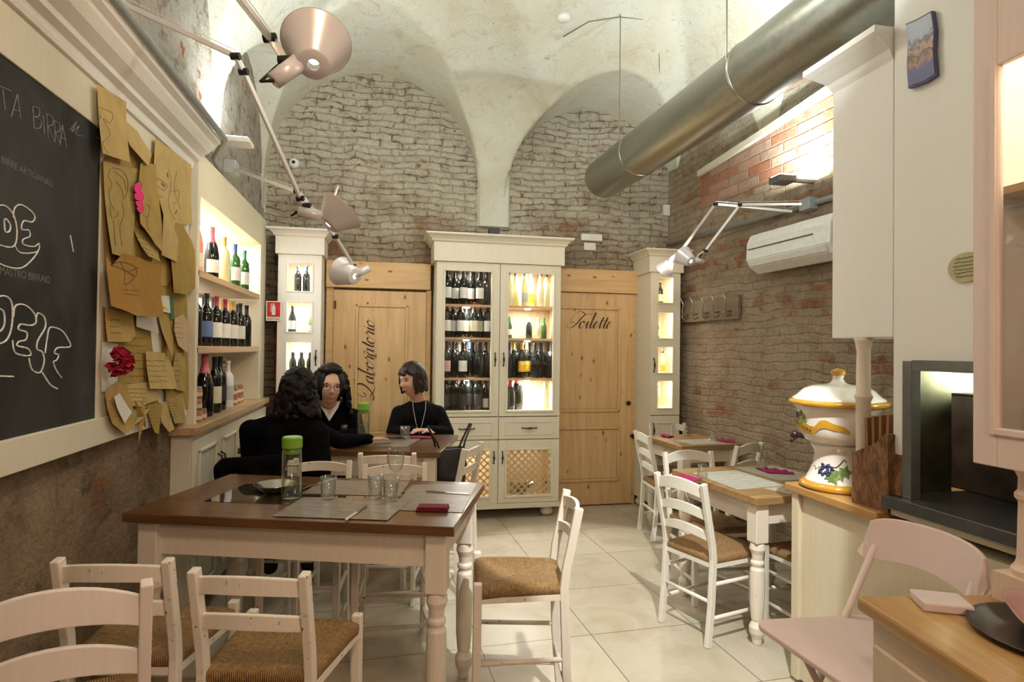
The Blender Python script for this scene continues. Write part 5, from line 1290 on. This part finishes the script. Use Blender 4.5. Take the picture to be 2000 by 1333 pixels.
ob('urn_lid', B().lathe([(.186, .390), (.186, .398), (.168, .410), (.140, .438), (.10, .455), (.05, .460), (.030, .468), (.020, .484), (.026, .500), (0, .500)], 56), glaze('glazed_bright_white', (.84, .83, .80)), t, smooth=True)
ob('lid_knob', B().lathe([(0, .500), (.028, .500), (.033, .511), (.025, .526), (0, .532)], 28), UY, t, smooth=True)
def on_urn(a, z, r): return Vector((r*math.sin(a), -r*math.cos(a), z))   # a=0 faces -Y
GRP = glaze('grape_blue', (.02, .03, .09)); LEAF = glaze('leaf_green', (.13, .20, .05))
def ur(z):
    P_ = [(.0, .150), (.034, .132), (.075, .112), (.11, .099), (.145, .095), (.17, .097), (.186, .110), (.202, .108), (.215, .138), (.245, .160), (.28, .167), (.32, .164), (.352, .172)]
    for (z0, r0_), (z1, r1_) in zip(P_, P_[1:]):
        if z0 <= z <= z1: return r0_+(r1_-r0_)*(z-z0)/(z1-z0)
    return .12
b = B()
for i in range(34):
    a = -1.12+R_.uniform(-.26, .26); z = .090+R_.uniform(-.022, .022); b.sph(on_urn(a, z, ur(z)), .0075, 1)
ob('grape_bunch', b, GRP, t, smooth=True)
b = B()
for i in range(12):
    a = -1.95+R_.uniform(-.12, .12); z = .315+R_.uniform(-.014, .014); b.sph(on_urn(a, z, ur(z)), .0075, 1)
ob('grape_bunch', b, GRP, t, smooth=True)
b = B()
for a0_, z0_ in ((-.80, .062), (-.62, .078), (-.42, .09), (-.92, .07), (-1.75, .318), (-2.0, .285), (-1.65, .30)):
    n = 10; c_ = b.b.verts.new(on_urn(a0_, z0_, ur(z0_)+.004)); ring = []
    for i in range(n):
        th = 2*PI*i/n; r_ = .030 if i % 2 == 0 else .016
        aa = a0_+r_*math.cos(th)/ur(z0_); zz = z0_+r_*math.sin(th); ring.append(b.b.verts.new(on_urn(aa, zz, ur(max(zz, .005))+.003)))
    for i in range(n): b.b.faces.new((c_, ring[i], ring[(i+1)%n]))
ob('painted_leaves', b, LEAF, t)
b = B(); b.tube([on_urn(a, z, ur(z)+.001) for a, z in ((-.95, .105), (-.75, .105), (-.6, .12), (-.45, .14), (-.35, .132))], .0026, 6)
b.tube([on_urn(a, z, ur(z)+.001) for a, z in ((-1.75, .10), (-1.6, .085), (-1.45, .10), (-1.4, .07))], .0018, 6); ob('vine_stem', b, plain('vine_brown', (.14, .05, .02), .4), t)
b = B(); rows = []
RB = [(-2.1, .288, .026), (-1.85, .284, .030), (-1.6, .272, .030), (-1.4, .262, .026), (-1.25, .266, .018), (-1.12, .290, .022), (-.98, .296, .022), (-.78, .284, .018), (-.55, .276, .016), (-.42, .262, .008)]
for a, z, h in RB:
    rows.append([b.b.verts.new(on_urn(a, z+dz, ur(z+dz)+.0038)) for dz in (-h/1.3, 0, h/1.3)])
for A_, C_ in zip(rows, rows[1:]):
    for i in range(2): b.b.faces.new((A_[i], A_[i+1], C_[i+1], C_[i]))
ob('ribbon', b, UY, t, smooth=True)
for i, ch in enumerate('Toscana'):
    a = -1.97+.092*i; z = .280-.004*i; p = on_urn(a, z, ur(z)+.0058)
    text(ch, .026, INK, t, tuple(p), (PI/2, .12, a), 'ribbon_letter')
TA = -2.0
b = B().cyl(on_urn(TA, .225, .13), on_urn(TA, .225, .172), .012).sph(on_urn(TA, .228, .178), .019, 2, (1, 1, 1.1)).cyl(on_urn(TA, .22, .182), on_urn(TA+.05, .195, .196), .007)
ob('tap', b, plain('dark_tap', (.03, .008, .012), .35), t, smooth=True)
# knife block of cork bark
t = thing('cork_block', 'cork bark holder with slanted top and wooden boards standing in it', 'holder', (1.838, 2.02, .8925), D2(3))
def cork():
    mt, nt, bs = mk('cork_bark'); f = noise(nt, ocoord(nt, (1, 1, .3)), 60, 6, .75, 1)
    nt.links.new(ramp(nt, f, [(.35, (.035, .014, .006)), (.5, (.22, .10, .04)), (.7, (.36, .19, .08))]), bs.inputs['Base Color']); bs.inputs['Roughness'].default_value = .8
    bump(nt, bs, f, .8, .004); return mt
CORK = cork()
b = B(); b.prism([(0, -.065, 0), (0, .075, 0), (0, .075, .205), (0, -.025, .255), (0, -.065, .295)], (.018, 0, 0)).prism([(.085, -.065, 0), (.085, .075, 0), (.085, .075, .205), (.085, -.065, .295)], (.018, 0, 0)); b.box((.0, -.080, 0), (.103, -.065, .295)).box((0, .075, 0), (.103, .088, .20))
ob('cork_box', b, CORK, t)
for k in range(4):
    b = B(); b.box((.03, .03-.024*k, .01), (.075, .042-.024*k, .345+.008*k)); ob('standing_board', b, wood('board_brown', (.20, .09, .035), (.34, .17, .07), 2, .5), t, rot=(.03*k-.05, 0, 0))
# menus behind
tag(ob('menu_folder', B().box((0, 0, 0), (.012, .15, .25)), wood('folder_brown', (.30, .15, .06), (.38, .20, .09), 2, .6), loc=(2.10, 1.975, .8925), rot=(0, .06, 0)), 'brown folder leaning behind the cork holder', 'folder')
tag(ob('cork_board_piece', B().prism([(0, 0, 0), (0, .14, 0), (0, .12, .17), (0, .0, .19)], (.012, 0, 0)), CORK, loc=(1.86, 1.90, .965), rot=(0, .1, 0)), 'jagged-edged cork menu board leaning beside the white panel', 'board')
# near glazed cupboard
t = thing('wall_cupboard', 'pinkish white glazed cupboard at the right edge of the view', 'cupboard', (1.52, 1.325, 1.205))
PKW = painted('rosy_white_paint', (.80, .68, .62))
y1_, y0_ = 0.0, -1.1
gy1, gz0_, gz1_ = -.065, .10, 1.03
b = B().box((0, gy1, 0), (.022, 0, 1.40)).box((0, y0_, 0), (.022, gy1, gz0_)).box((0, y0_, gz1_), (.022, gy1, 1.40))
dd = ob('door_frame', b, PKW, t, bevel=.003)
ob('pane', B().box((.010, y0_, gz0_), (.013, gy1, gz1_)), PANE, dd)
ob('door_moulding', B().box((-.008, y0_, gz0_-.018), (0, gy1, gz0_)).box((-.008, gy1, gz0_-.018), (0, gy1+.014, gz1_)), PKW, dd, bevel=.003)
b = B().box((.022, -.02, 0), (.36, 0, 1.40)).box((.022, y0_, 0), (.36, -.02, .02)).box((.022, y0_, 1.38), (.36, -.02, 1.40)).box((.34, y0_, .02), (.36, -.02, 1.38))
ob('cupboard_body', b, WHITE, t)
ob('shelf', B().box((.03, y0_, .70), (.34, -.02, .72)), SHELFW, t)
area('cupboard_light', (1.52+.18, 1.325-.5, 1.205+1.37), (1.70, .9, 1.0), 7, .4, (1, .86, .62))
tag(ob('glass_jug', B().lathe([(0, 0), (.06, 0), (.085, .05), (.095, .12), (.08, .19), (.05, .235), (.055, .25), (0, .25)], 32), plain('amber_oil', (.62, .40, .03), .15, coat=.8), loc=(1.70, 1.16, 1.226), smooth=True), 'rounded golden vessel inside the glazed cupboard', 'jug')
# column under it
tag(ob('turned_column', B().box((-.062, -.062, .862), (.062, .062, .935)).lathe([(0, .935), (.050, .935), (.052, .95), (.042, .965), (.039, .98), (.036, 1.12), (.044, 1.13), (.044, 1.14), (.037, 1.15), (.036, 1.18), (.045, 1.20), (0, 1.2045)], 28), painted('salmon_white_paint', (.78, .60, .48)), loc=(1.60, 1.225, 0)), 'thick turned pinkish column under the glazed cupboard at right edge', 'column')
# near sideboard with oak top
t = thing('sideboard', 'low cream drawer unit with thick honey wood top in the bottom right corner', 'sideboard', (1.20, 1.365, 0), D2(-8))
b = B(); b.prism([(0, 0, .825), (.0, -1.6, .825), (.60, -1.6, .825), (.60, 0, .825)], (0, 0, .036)); ob('wooden_top', b, wood('honey_wood', (.36, .19, .06), (.60, .38, .15), 1, .35, .7, coat=.3), t, bevel=.008)
ob('cabinet_body', B().box((.025, -1.58, .02), (.58, -.03, .824)), painted('blush_putty_paint', (.70, .56, .42)), t, bevel=.003)
for k in range(2):
    dw = ob('drawer_front', B().box((.010, -1.55, .18+.30*k), (.025, -.05, .46+.30*k)), painted('blush_putty_paint', (.70, .56, .42)), t, bevel=.004)
# things on it
sb = (1.20, 1.365); A8 = D2(-8)
def osb(x, y, z=.8615): c, s_ = math.cos(A8), math.sin(A8); return (sb[0]+c*x-s_*y, sb[1]+s_*x+c*y, z)
q = at(1850, 1185, z=.8615)
tag(ob('pale_box', B().box((-.05, -.045, 0), (.06, .045, .024)), plain('pale_pink_plastic', (.72, .62, .60), .4), loc=osb(.165, -.075), rot=(0, 0, -.45), bevel=.005), 'small flat pale pink box on the honey wood top', 'box')
tag(ob('dark_tray', B().lathe([(0, .0), (.13, .0), (.165, .012), (.170, .016), (.160, .015), (.125, .005), (0, .005)], 48), plain('dark_tray_metal', (.07, .055, .05), .3, .6), loc=osb(.30, -.26), smooth=True), 'dark shallow round tray under the pink dish', 'tray')
b = B(); rows = []
for (k, z) in ((.50, .006), (.62, .010), (.92, .042), (1.0, .050), (.97, .050), (.88, .040), (.58, .014), (.0001, .012)):
    rows.append([b.b.verts.new((.15*k*math.copysign(abs(math.cos(a))**.55, math.cos(a)), .105*k*math.copysign(abs(math.sin(a))**.55, math.sin(a)), z)) for a in [2*PI*i/40 for i in range(40)]])
for a, c in zip(rows, rows[1:]):
    for i in range(40): b.b.faces.new((a[i], a[(i+1)%40], c[(i+1)%40], c[i]))
b.b.faces.new(rows[0][::-1]); ob_ = ob('serving_dish', b, plain('rose_ceramic', (.50, .30, .28), .3, coat=.4), loc=osb(.31, -.27, .868), rot=(0, 0, .9), smooth=True)
tag(ob_, 'pinkish square-cornered ceramic dish on the dark tray', 'dish')

# folding bar chair
t = thing('folding_chair', 'pinkish white folding bar chair between the counters', 'chair', (1.365, 1.54, 0), D2(93))
PNK = plain('rosy_white_lacquer', (.74, .60, .57), .4, var=.02)
# local: +Y is front, x right
b = B(); zt_ = .635; poly = []
for (cx_, cy_, r_, a0, a1) in ((.165, .155, .05, 0, 90), (-.165, .155, .05, 90, 180), (-.125, -.16, .05, 180, 270), (.125, -.16, .05, 270, 360)):
    for i in range(9): a = math.radians(a0+(a1-a0)*i/8); poly.append((cx_+r_*math.cos(a), cy_+r_*math.sin(a), zt_-.018))
b.prism(poly, (0, 0, .018)); ob('seat', b, PNK, t, bevel=.005)
b = B(); N = 24; rows = []
for i in range(N+1):
    u = -1+2*i/N; x = u*.205; q = max(0, 1-abs(u)**5)**.5
    zt1 = .905+.045*q+.01*(1-u*u); zb1 = .80+.022*(1-u*u)*1.5-.02*q+.02
    if q < .05: zt1 = .86; zb1 = .83
    yy = -.190-.045*(1-u*u)
    rows.append([b.b.verts.new(p) for p in ((x, yy, zb1), (x, yy-.03, zt1), (x, yy-.044, zt1), (x, yy-.014, zb1))])
for a, c in zip(rows, rows[1:]):
    for k in range(4): b.b.faces.new((a[k], a[(k+1)%4], c[(k+1)%4], c[k]))
b.b.faces.new(rows[0][::-1]); b.b.faces.new(rows[-1]); ob('backrest', b, PNK, t, smooth=False, bevel=.003)
for s_ in (-1, 1):
    ob('frame_leg', B().cyl((s_*.165, -.225, .86), (s_*.185, .20, .0), .0115, n=14), PNK, t, smooth=True)
    ob('rear_leg', B().cyl((s_*.150, .10, .61), (s_*.165, -.24, .0), .011, n=14), PNK, t, smooth=True)
ob('footrest', B().cyl((-.178, .11, .18), (.178, .11, .18), .010, n=12), PNK, t, smooth=True)
ob('rear_bar', B().cyl((-.158, -.16, .12), (.158, -.16, .12), .010, n=12), PNK, t, smooth=True)

# ================================================================== PEOPLE
SKIN = plain('skin', (.62, .37, .26), .6, var=.03); HAIRC = plain('black_hair', (.007, .005, .0045), .6, spec=.25, var=.4, vs=90); HAIRB = plain('dark_brown_hair', (.018, .010, .007), .42, spec=.35, var=.4, vs=90)
def caps(b, pts, rs, n=3):
    for (p, r), (q_, s_) in zip(zip(pts, rs), zip(pts[1:], rs[1:])):
        p = Vector(p); q_ = Vector(q_); L = (q_-p).length; k = max(1, int(L/(min(r, s_)*.45)))
        for i in range(k+1):
            f = i/k; b.sph(p.lerp(q_, f), r+(s_-r)*f, 2)
def remesh(o, vox, sm=4):
    r = o.modifiers.new('remesh', 'REMESH'); r.mode = 'VOXEL'; r.voxel_size = vox; r.use_smooth_shade = True
    s_ = o.modifiers.new('smooth', 'SMOOTH'); s_.iterations = sm; s_.factor = .5
def head_pts(b, c, F, Rv, U, k=1.0):
    """sculpted head: F facing dir, Rv its right side, U up; c = head centre"""
    g = bmesh.ops.create_icosphere(b.b, subdivisions=5, radius=1)['verts']
    for v in g:
        n = v.co.copy(); x, y, z = n.x, n.y, n.z       # x right, y front, z up
        X = x*.072; Y = y*.092; Z = z*.112
        if z < 0: X *= 1-.34*(-z)**1.4; Y *= 1-.20*(-z)**1.5
        if y > 0: Y *= 1-.10*(abs(x)**2)
        def gs_(x0, z0, sx, sz): return math.exp(-((X-x0)/sx)**2-((Z-z0)/sz)**2) if y > 0 else 0
        Y += .022*gs_(0, -.022, .010, .014)+.012*gs_(0, .0, .007, .022)      # nose
        Y -= .011*gs_(.030, .008, .016, .011)+.011*gs_(-.030, .008, .016, .011) # sockets
        Y += .005*gs_(0, .032, .04, .010)                                    # brow
        Y += .007*gs_(0, -.053, .020, .007)-.003*gs_(0, -.0575, .018, .003)    # lips
        Y += .009*gs_(0, -.088, .016, .012)                                  # chin
        Y += .004*gs_(.038, -.028, .015, .016)+.004*gs_(-.038, -.028, .015, .016)
        v.co = c+(Rv*X+F*Y+U*Z)*k
    for s_ in (-1, 1): b.sph(c+(Rv*s_*.073-F*.008-U*.008)*k, .018*k, 2, (.5, .9, 1.4))
def hand(b, p, d, n, k=1.0, curl=.5):
    """palm at p pointing along d, n = back of hand normal"""
    p = Vector(p); d = Vector(d).normalized(); n = (Vector(n)-d*Vector(n).dot(d)).normalized(); s_ = d.cross(n)
    for i in range(5):
        for j in range(4): b.sph(p+d*(.018*i)*k+s_*(-.028+.0185*j)*k, .0125*k, 1)
    for j, L in enumerate((.062, .072, .068, .052)):
        b0 = p+d*.082*k+s_*(-.028+.0187*j)*k; m1 = b0+d*L*.5*k-n*.010*curl*k; m2 = m1+d*L*.33*k-n*.022*curl*k
        caps(b, [b0, m1, m2], [.0088*k, .0078*k, .0068*k])
    t0 = p+d*.02*k-s_*.032*k; caps(b, [t0, t0+d*.03*k-s_*.022*k-n*.006*k, t0+d*.055*k-s_*.026*k-n*.014*k], [.0115*k, .0095*k, .008*k])
def person(label, hc, yawf, pitchf, tilt, hips, sh_mid, sh_w, arms, legs, bodym, hairf, k=1.0, bulky=0):
    hc = Vector(hc)
    F = Vector((math.sin(yawf)*math.cos(pitchf), math.cos(yawf)*math.cos(pitchf), math.sin(pitchf))); Rv = F.cross(Vector((0, 0, 1))).normalized()
    U = Rv.cross(F); Rv, U = (Rv*math.cos(tilt)+U*math.sin(tilt)), (U*math.cos(tilt)-Rv*math.sin(tilt))
    hips = Vector(hips); sm_ = Vector(sh_mid)
    org = Vector((hips.x, hips.y, 0))
    b = B(); head_pts(b, hc, F, Rv, U, k)
    nk = hc-U*.085*k-F*.015*k; base = sm_+Vector((0, 0, .02))
    caps(b, [nk, base], [.050*k, .056*k])
    shv = (Vector(arms[0][0])-Vector(arms[1][0])).normalized()
    caps(b, [sm_-Vector((0, 0, .05)), (sm_+hips)/2, hips], [.085, .085, .11])
    b_in = [Vector(a[0]).lerp(sm_-Vector((0, 0, .05)), .25) for a in arms]
    caps(b, b_in, [.034, .034])
    for a in arms:
        caps(b, [Vector(a[0])-Vector((0, 0, .01)), a[1], a[2]], [.034, .030, .023]); hand(b, a[2], a[3], a[4], 1.0, a[5])
    for l in legs: caps(b, l, [.075, .052, .036]); caps(b, [l[2], Vector(l[2])+Vector((0, .12 if l[2][1] > hips.y-.1 else .1, -.03))], [.034, .026])
    for v in b.b.verts: v.co -= org
    body = ob('person', b, SKIN, loc=tuple(org)); remesh(body, .0065, 3); tag(body, label, 'person', 'people at the far table')
    b = B()
    caps(b, [sm_-Vector((0, 0, .045)), (sm_*.55+hips*.45)], [.108, .108]); caps(b, [(sm_*.55+hips*.45), hips], [.108, .13])
    caps(b, [arms[0][0], arms[1][0]], [.056, .056])
    for a in arms: caps(b, [sm_+Vector((0, 0, .0)), a[0]], [.062, .052])
    caps(b, [sm_-shv*.06-Vector((0, 0, .09)), sm_+shv*.06-Vector((0, 0, .09))], [.10, .10])
    if bulky: caps(b, [sm_-shv*.10*bulky-Vector((0, 0, .10)), sm_-shv*.10*bulky-Vector((0, 0, .30))], [.09, .11]); caps(b, [sm_+shv*.10*bulky-Vector((0, 0, .10)), sm_+shv*.10*bulky-Vector((0, 0, .30))], [.09, .11]); caps(b, [hips-shv*.07, hips+shv*.07], [.12, .12])
    for a in arms:
        a2 = Vector(a[2]).lerp(Vector(a[1]), .06); caps(b, [a[0], a[1], a2], [.062, .050, .036])
    for v in b.b.verts: v.co -= org
    o = ob('sweater', b, bodym, body); remesh(o, .010, 6)
    b = B()
    for l in legs: caps(b, l, [.090, .066, .050])
    caps(b, [hips-shv*.07-Vector((0, 0, .02)), hips+shv*.07-Vector((0, 0, .02))], [.115, .115])
    for v in b.b.verts: v.co -= org
    o = ob('trousers', b, plain('dark_trousers', (.01, .011, .016), .9), body); remesh(o, .011, 4)
    b = B(); hairf(b, hc, F, Rv, U, k)
    for v in b.b.verts: v.co -= org
    return body, org, F, Rv, U, hc, b
def facebits(body, org, F, Rv, U, c, k=1.0):
    L = lambda x, y, z: c+(Rv*x+F*y+U*z)*k-org
    for s_ in (-1, 1):
        e = ob('eye', B().sph(L(s_*.030, .066, .008), .0115*k, 2), plain('eye_white', (.62, .58, .54), .2), body, smooth=True)
        ob('iris', B().sph(L(s_*.030, .0735, .008), .0058*k, 2), plain('iris_dark', (.02, .012, .008), .2), e, smooth=True)
        ob('eyebrow', B().tube([L(s_*.013, .083, .024), L(s_*.028, .081, .030), L(s_*.045, .068, .025)], [.0022*k, .003*k, .0015*k], 6), HAIRC, body)
        ob('eyelid', B().tube([L(s_*.018, .077, .012), L(s_*.030, .0785, .0165), L(s_*.042, .070, .011)], .0018*k, 6), HAIRC, body)
    ob('lips', B().tube([L(-.025, .070, -.047), L(-.011, .082, -.054), L(0, .085, -.056), L(.011, .082, -.054), L(.025, .070, -.047)], [.0015*k, .004*k, .0048*k, .004*k, .0015*k], 8), plain('lip_red', (.40, .13, .11), .5), body, smooth=True)
def curly(seed, spread=1.0, length=.12, face_open=True):
    def f(b, c, F, Rv, U, k):
        r = random.Random(seed)
        b.sph(c-F*.022*k+U*.014*k, (.094 if not face_open else .100)*k, 3, (1, 1, 1.10))
        if not face_open: b.sph(c-U*.07*k-F*.015*k, .096*k, 3)
        for i in range(520):
            th = r.uniform(0, 2*PI); z = r.uniform(-1.35, 1.0); rr = math.sqrt(max(0, 1-min(1, max(z, -.2))**2))
            x = math.cos(th)*rr*(.098+.022*max(0, -z))*spread; y = math.sin(th)*rr*.115*spread-.012; zz = z*.125+.012
            if z < -.2: x *= 1.12; 
            if face_open and y > .015 and abs(x) < .070 and zz < .088: continue
            if face_open and y > .045 and zz < .095: continue
            if zz < -.12 and y > .02 and abs(x) < .05: continue
            b.sph(c+(Rv*x+F*y+U*zz)*k, r.uniform(.010, .019)*k, 1)
    return f
def strands(body, org, F, Rv, U, c, k, seed, spread=1.0, hm=HAIRC):
    r = random.Random(seed); b = B()
    for i in range(190):
        th = r.uniform(0, 2*PI); z = r.uniform(-.3, .9); rr = math.sqrt(max(0, 1-z*z)); x = math.cos(th)*rr*.105*spread; y = math.sin(th)*rr*.12*spread-.012
        if seed == 8 and y > -.01 and abs(x) < .092: continue
        pts = []; ph = r.uniform(0, 6)
        for j in range(14):
            q_ = j/13; pts.append(c+(Rv*(x*(1+.25*q_)+.010*math.cos(ph+q_*14))+F*(y+.010*math.sin(ph+q_*14))+U*(z*.125+.02-q_*.12))*k-org)
        b.tube(pts, .0035*k, 4)
    ob('hair_curls', b, hm, body, smooth=True)
# person with back turned, leaning on the far table
h = at(583, 768, y=3.66)
A1 = person('person in black with dark curly hair, back turned, right arm leaning on the far table', (h.x, 3.67, h.z+.01), D2(12), -.1, 0, (-.60, 3.62, .69), (h.x-.01, 3.63, 1.085), .2,
    [((-.45, 3.66, 1.03), (-.29, 3.85, .915), (-.10, 3.98, .905), (.8, .5, -.05), (0, 0, 1), .5), ((-.75, 3.62, 1.02), (-.77, 3.72, .84), (-.62, 3.93, .905), (1, .3, 0), (0, 0, 1), .5)],
    [[(-.52, 3.66, .66), (-.48, 4.02, .62), (-.47, 4.0, .12)], [(-.68, 3.66, .66), (-.70, 4.02, .62), (-.70, 4.0, .12)]], BLKCLOTH, curly(3, .97, face_open=False), .98, 1)
body, org, F, Rv, U, c, hb = A1
o = ob('hair', hb, HAIRC, body); remesh(o, .008, 1); strands(body, org, F, Rv, U, c, 1.0, 5, .88)
# person with glasses
h = at(643, 758, y=4.25)
A2 = person('smiling person with dark curly hair, glasses and black top over a white collar', (h.x, 4.30, h.z), math.atan2(0-h.x, 0-4.30)+D2(-8), -.02, .06, (h.x, 4.60, .69), (h.x+.0, 4.42, 1.055), .19,
    [((h.x-.15, 4.44, 1.00), (h.x-.22, 4.34, .885), (h.x-.04, 4.20, .905), (.9, -.4, 0), (0, 0, 1), .6), ((h.x+.15, 4.42, 1.00), (h.x+.20, 4.32, .885), (h.x+.05, 4.18, .905), (-.9, -.3, 0), (0, 0, 1), .6)],
    [[(h.x-.08, 4.56, .66), (h.x-.08, 4.25, .62), (h.x-.08, 4.3, .12)], [(h.x+.08, 4.56, .66), (h.x+.08, 4.25, .62), (h.x+.08, 4.3, .12)]], BLKCLOTH, curly(11, 1.0), 1.12)
body, org, F, Rv, U, c, hb = A2
o = ob('hair', hb, HAIRC, body); remesh(o, .008, 1); strands(body, org, F, Rv, U, c, 1.12, 8, 1.0); facebits(body, org, F, Rv, U, c, 1.12)
L = lambda x, y, z: c+(Rv*x+F*y+U*z)*1.12-org
b = B()
for s_ in (-1, 1):
    ring = [L(s_*.031+.023*math.cos(a), .096-.012*abs(math.cos(a))*(1 if s_*math.cos(a) > 0 else 0), .006+.017*math.sin(a)) for a in [2*PI*i/20 for i in range(21)]]
    b.tube(ring, .0017, 6); b.tube([L(s_*.054, .084, .010), L(s_*.074, .0, .008)], .0015, 6)
b.tube([L(-.008, .097, .010), L(.008, .097, .010)], .0017, 6)
ob('glasses', b, plain('red_brown_frame', (.10, .02, .02), .3), body, smooth=True)
b = B(); sm_ = Vector((h.x, 4.42, 1.055))-org
v = [Vector((-.07, -.085, .065)), Vector((-.055, -.10, .02)), Vector((0, -.122, -.07)), Vector((.055, -.10, .02)), Vector((.07, -.085, .065)), Vector((.045, -.085, .06)), Vector((.0, -.118, -.035)), Vector((-.045, -.085, .06))]
b.prism([sm_+q_ for q_ in v[:3]+[v[6], v[7]]], (0, -.006, 0)); b.prism([sm_+q_ for q_ in [v[2], v[3], v[4], v[5], v[6]]], (0, -.006, 0))
ob('white_collar', b, plain('white_cloth', (.72, .70, .68), .8), body)
b = B(); b.prism([sm_+q_+Vector((0, -.002, 0)) for q_ in (v[7], v[6], v[5], Vector((0, -.07, .075)))], (0, -.004, 0)); ob('neckline_skin', b, SKIN, body)
# short-haired person
h = at(805, 744, y=4.55)
def bob(b, c, F, Rv, U, k):
    r = random.Random(2)
    for i in range(900):
        th = r.uniform(0, 2*PI); z = r.uniform(-.72, 1.0); rr = math.sqrt(max(0, 1-max(z, -.1)**2)); x = math.cos(th)*rr*.082; y = math.sin(th)*rr*.103-.006; zz = z*.122+.006
        if y > .04 and zz < .050 + .25*x*0: continue
        if y > .015 and abs(x) < .07 and zz < .045: continue
        b.sph(c+(Rv*x+F*y+U*zz)*k, .0125*k, 1)
    for s_ in (-1, 1):
        for i in range(10):
            f = i/9; b.sph(c+(Rv*s_*(.074+.004*f)+F*(.030+.015*math.sin(f*PI))+U*(.06-.135*f))*k, .013*k, 1)
A3 = person('person with chin-length dark hair, black jacket and long necklace, looking left', (h.x, 4.55, h.z), D2(-128), -.12, -.03, (h.x+.05, 4.80, .69), (h.x+.055, 4.62, 1.06), .19,
    [((h.x-.09, 4.62, 1.00), (h.x-.14, 4.55, .86), (h.x+.02, 4.42, .90), (.9, -.3, 0), (0, 0, 1), .6), ((h.x+.20, 4.62, 1.00), (h.x+.27, 4.55, .86), (h.x+.12, 4.42, .90), (-.9, -.3, 0), (0, 0, 1), .6)],
    [[(h.x-.03, 4.75, .66), (h.x-.05, 4.45, .62), (h.x-.05, 4.5, .12)], [(h.x+.13, 4.75, .66), (h.x+.15, 4.45, .62), (h.x+.15, 4.5, .12)]], plain('black_jacket', (.006, .006, .007), .9, spec=.1), bob, 1.08)
body, org, F, Rv, U, c, hb = A3
o = ob('hair', hb, HAIRB, body); remesh(o, .007, 5); facebits(body, org, F, Rv, U, c, 1.08)
sm_ = Vector((h.x+.055, 4.62, 1.06))-org
b = B().tube([sm_+Vector(q_) for q_ in ((-.05, -.055, .05), (-.045, -.10, -.02), (-.025, -.125, -.12), (0, -.130, -.20), (.022, -.125, -.12), (.045, -.10, -.02), (.05, -.055, .05))], .0018, 6)
ob('necklace', b, ALU, body)
# coat on chair back
b = B(); r = random.Random(9)
caps(b, [(-.83, 3.42, .86), (-.55, 3.40, .88)], [.045, .04]); caps(b, [(-.84, 3.42, .84), (-.82, 3.44, .62)], [.05, .04]); caps(b, [(-.70, 3.41, .86), (-.70, 3.43, .58)], [.055, .05]); caps(b, [(-.57, 3.40, .86), (-.58, 3.42, .60)], [.045, .04])
for i in range(30): b.sph((r.uniform(-.86, -.52), 3.40+r.uniform(-.03, .03), r.uniform(.6, .88)), r.uniform(.025, .04), 1)
cc = Vector((-.70, 3.42, .6))
for v in b.b.verts: v.co -= cc
o = tag(ob('coat', b, BLKCLOTH, loc=tuple(cc)), 'black coat draped over the chair of the person with back turned', 'coat'); remesh(o, .012, 5)
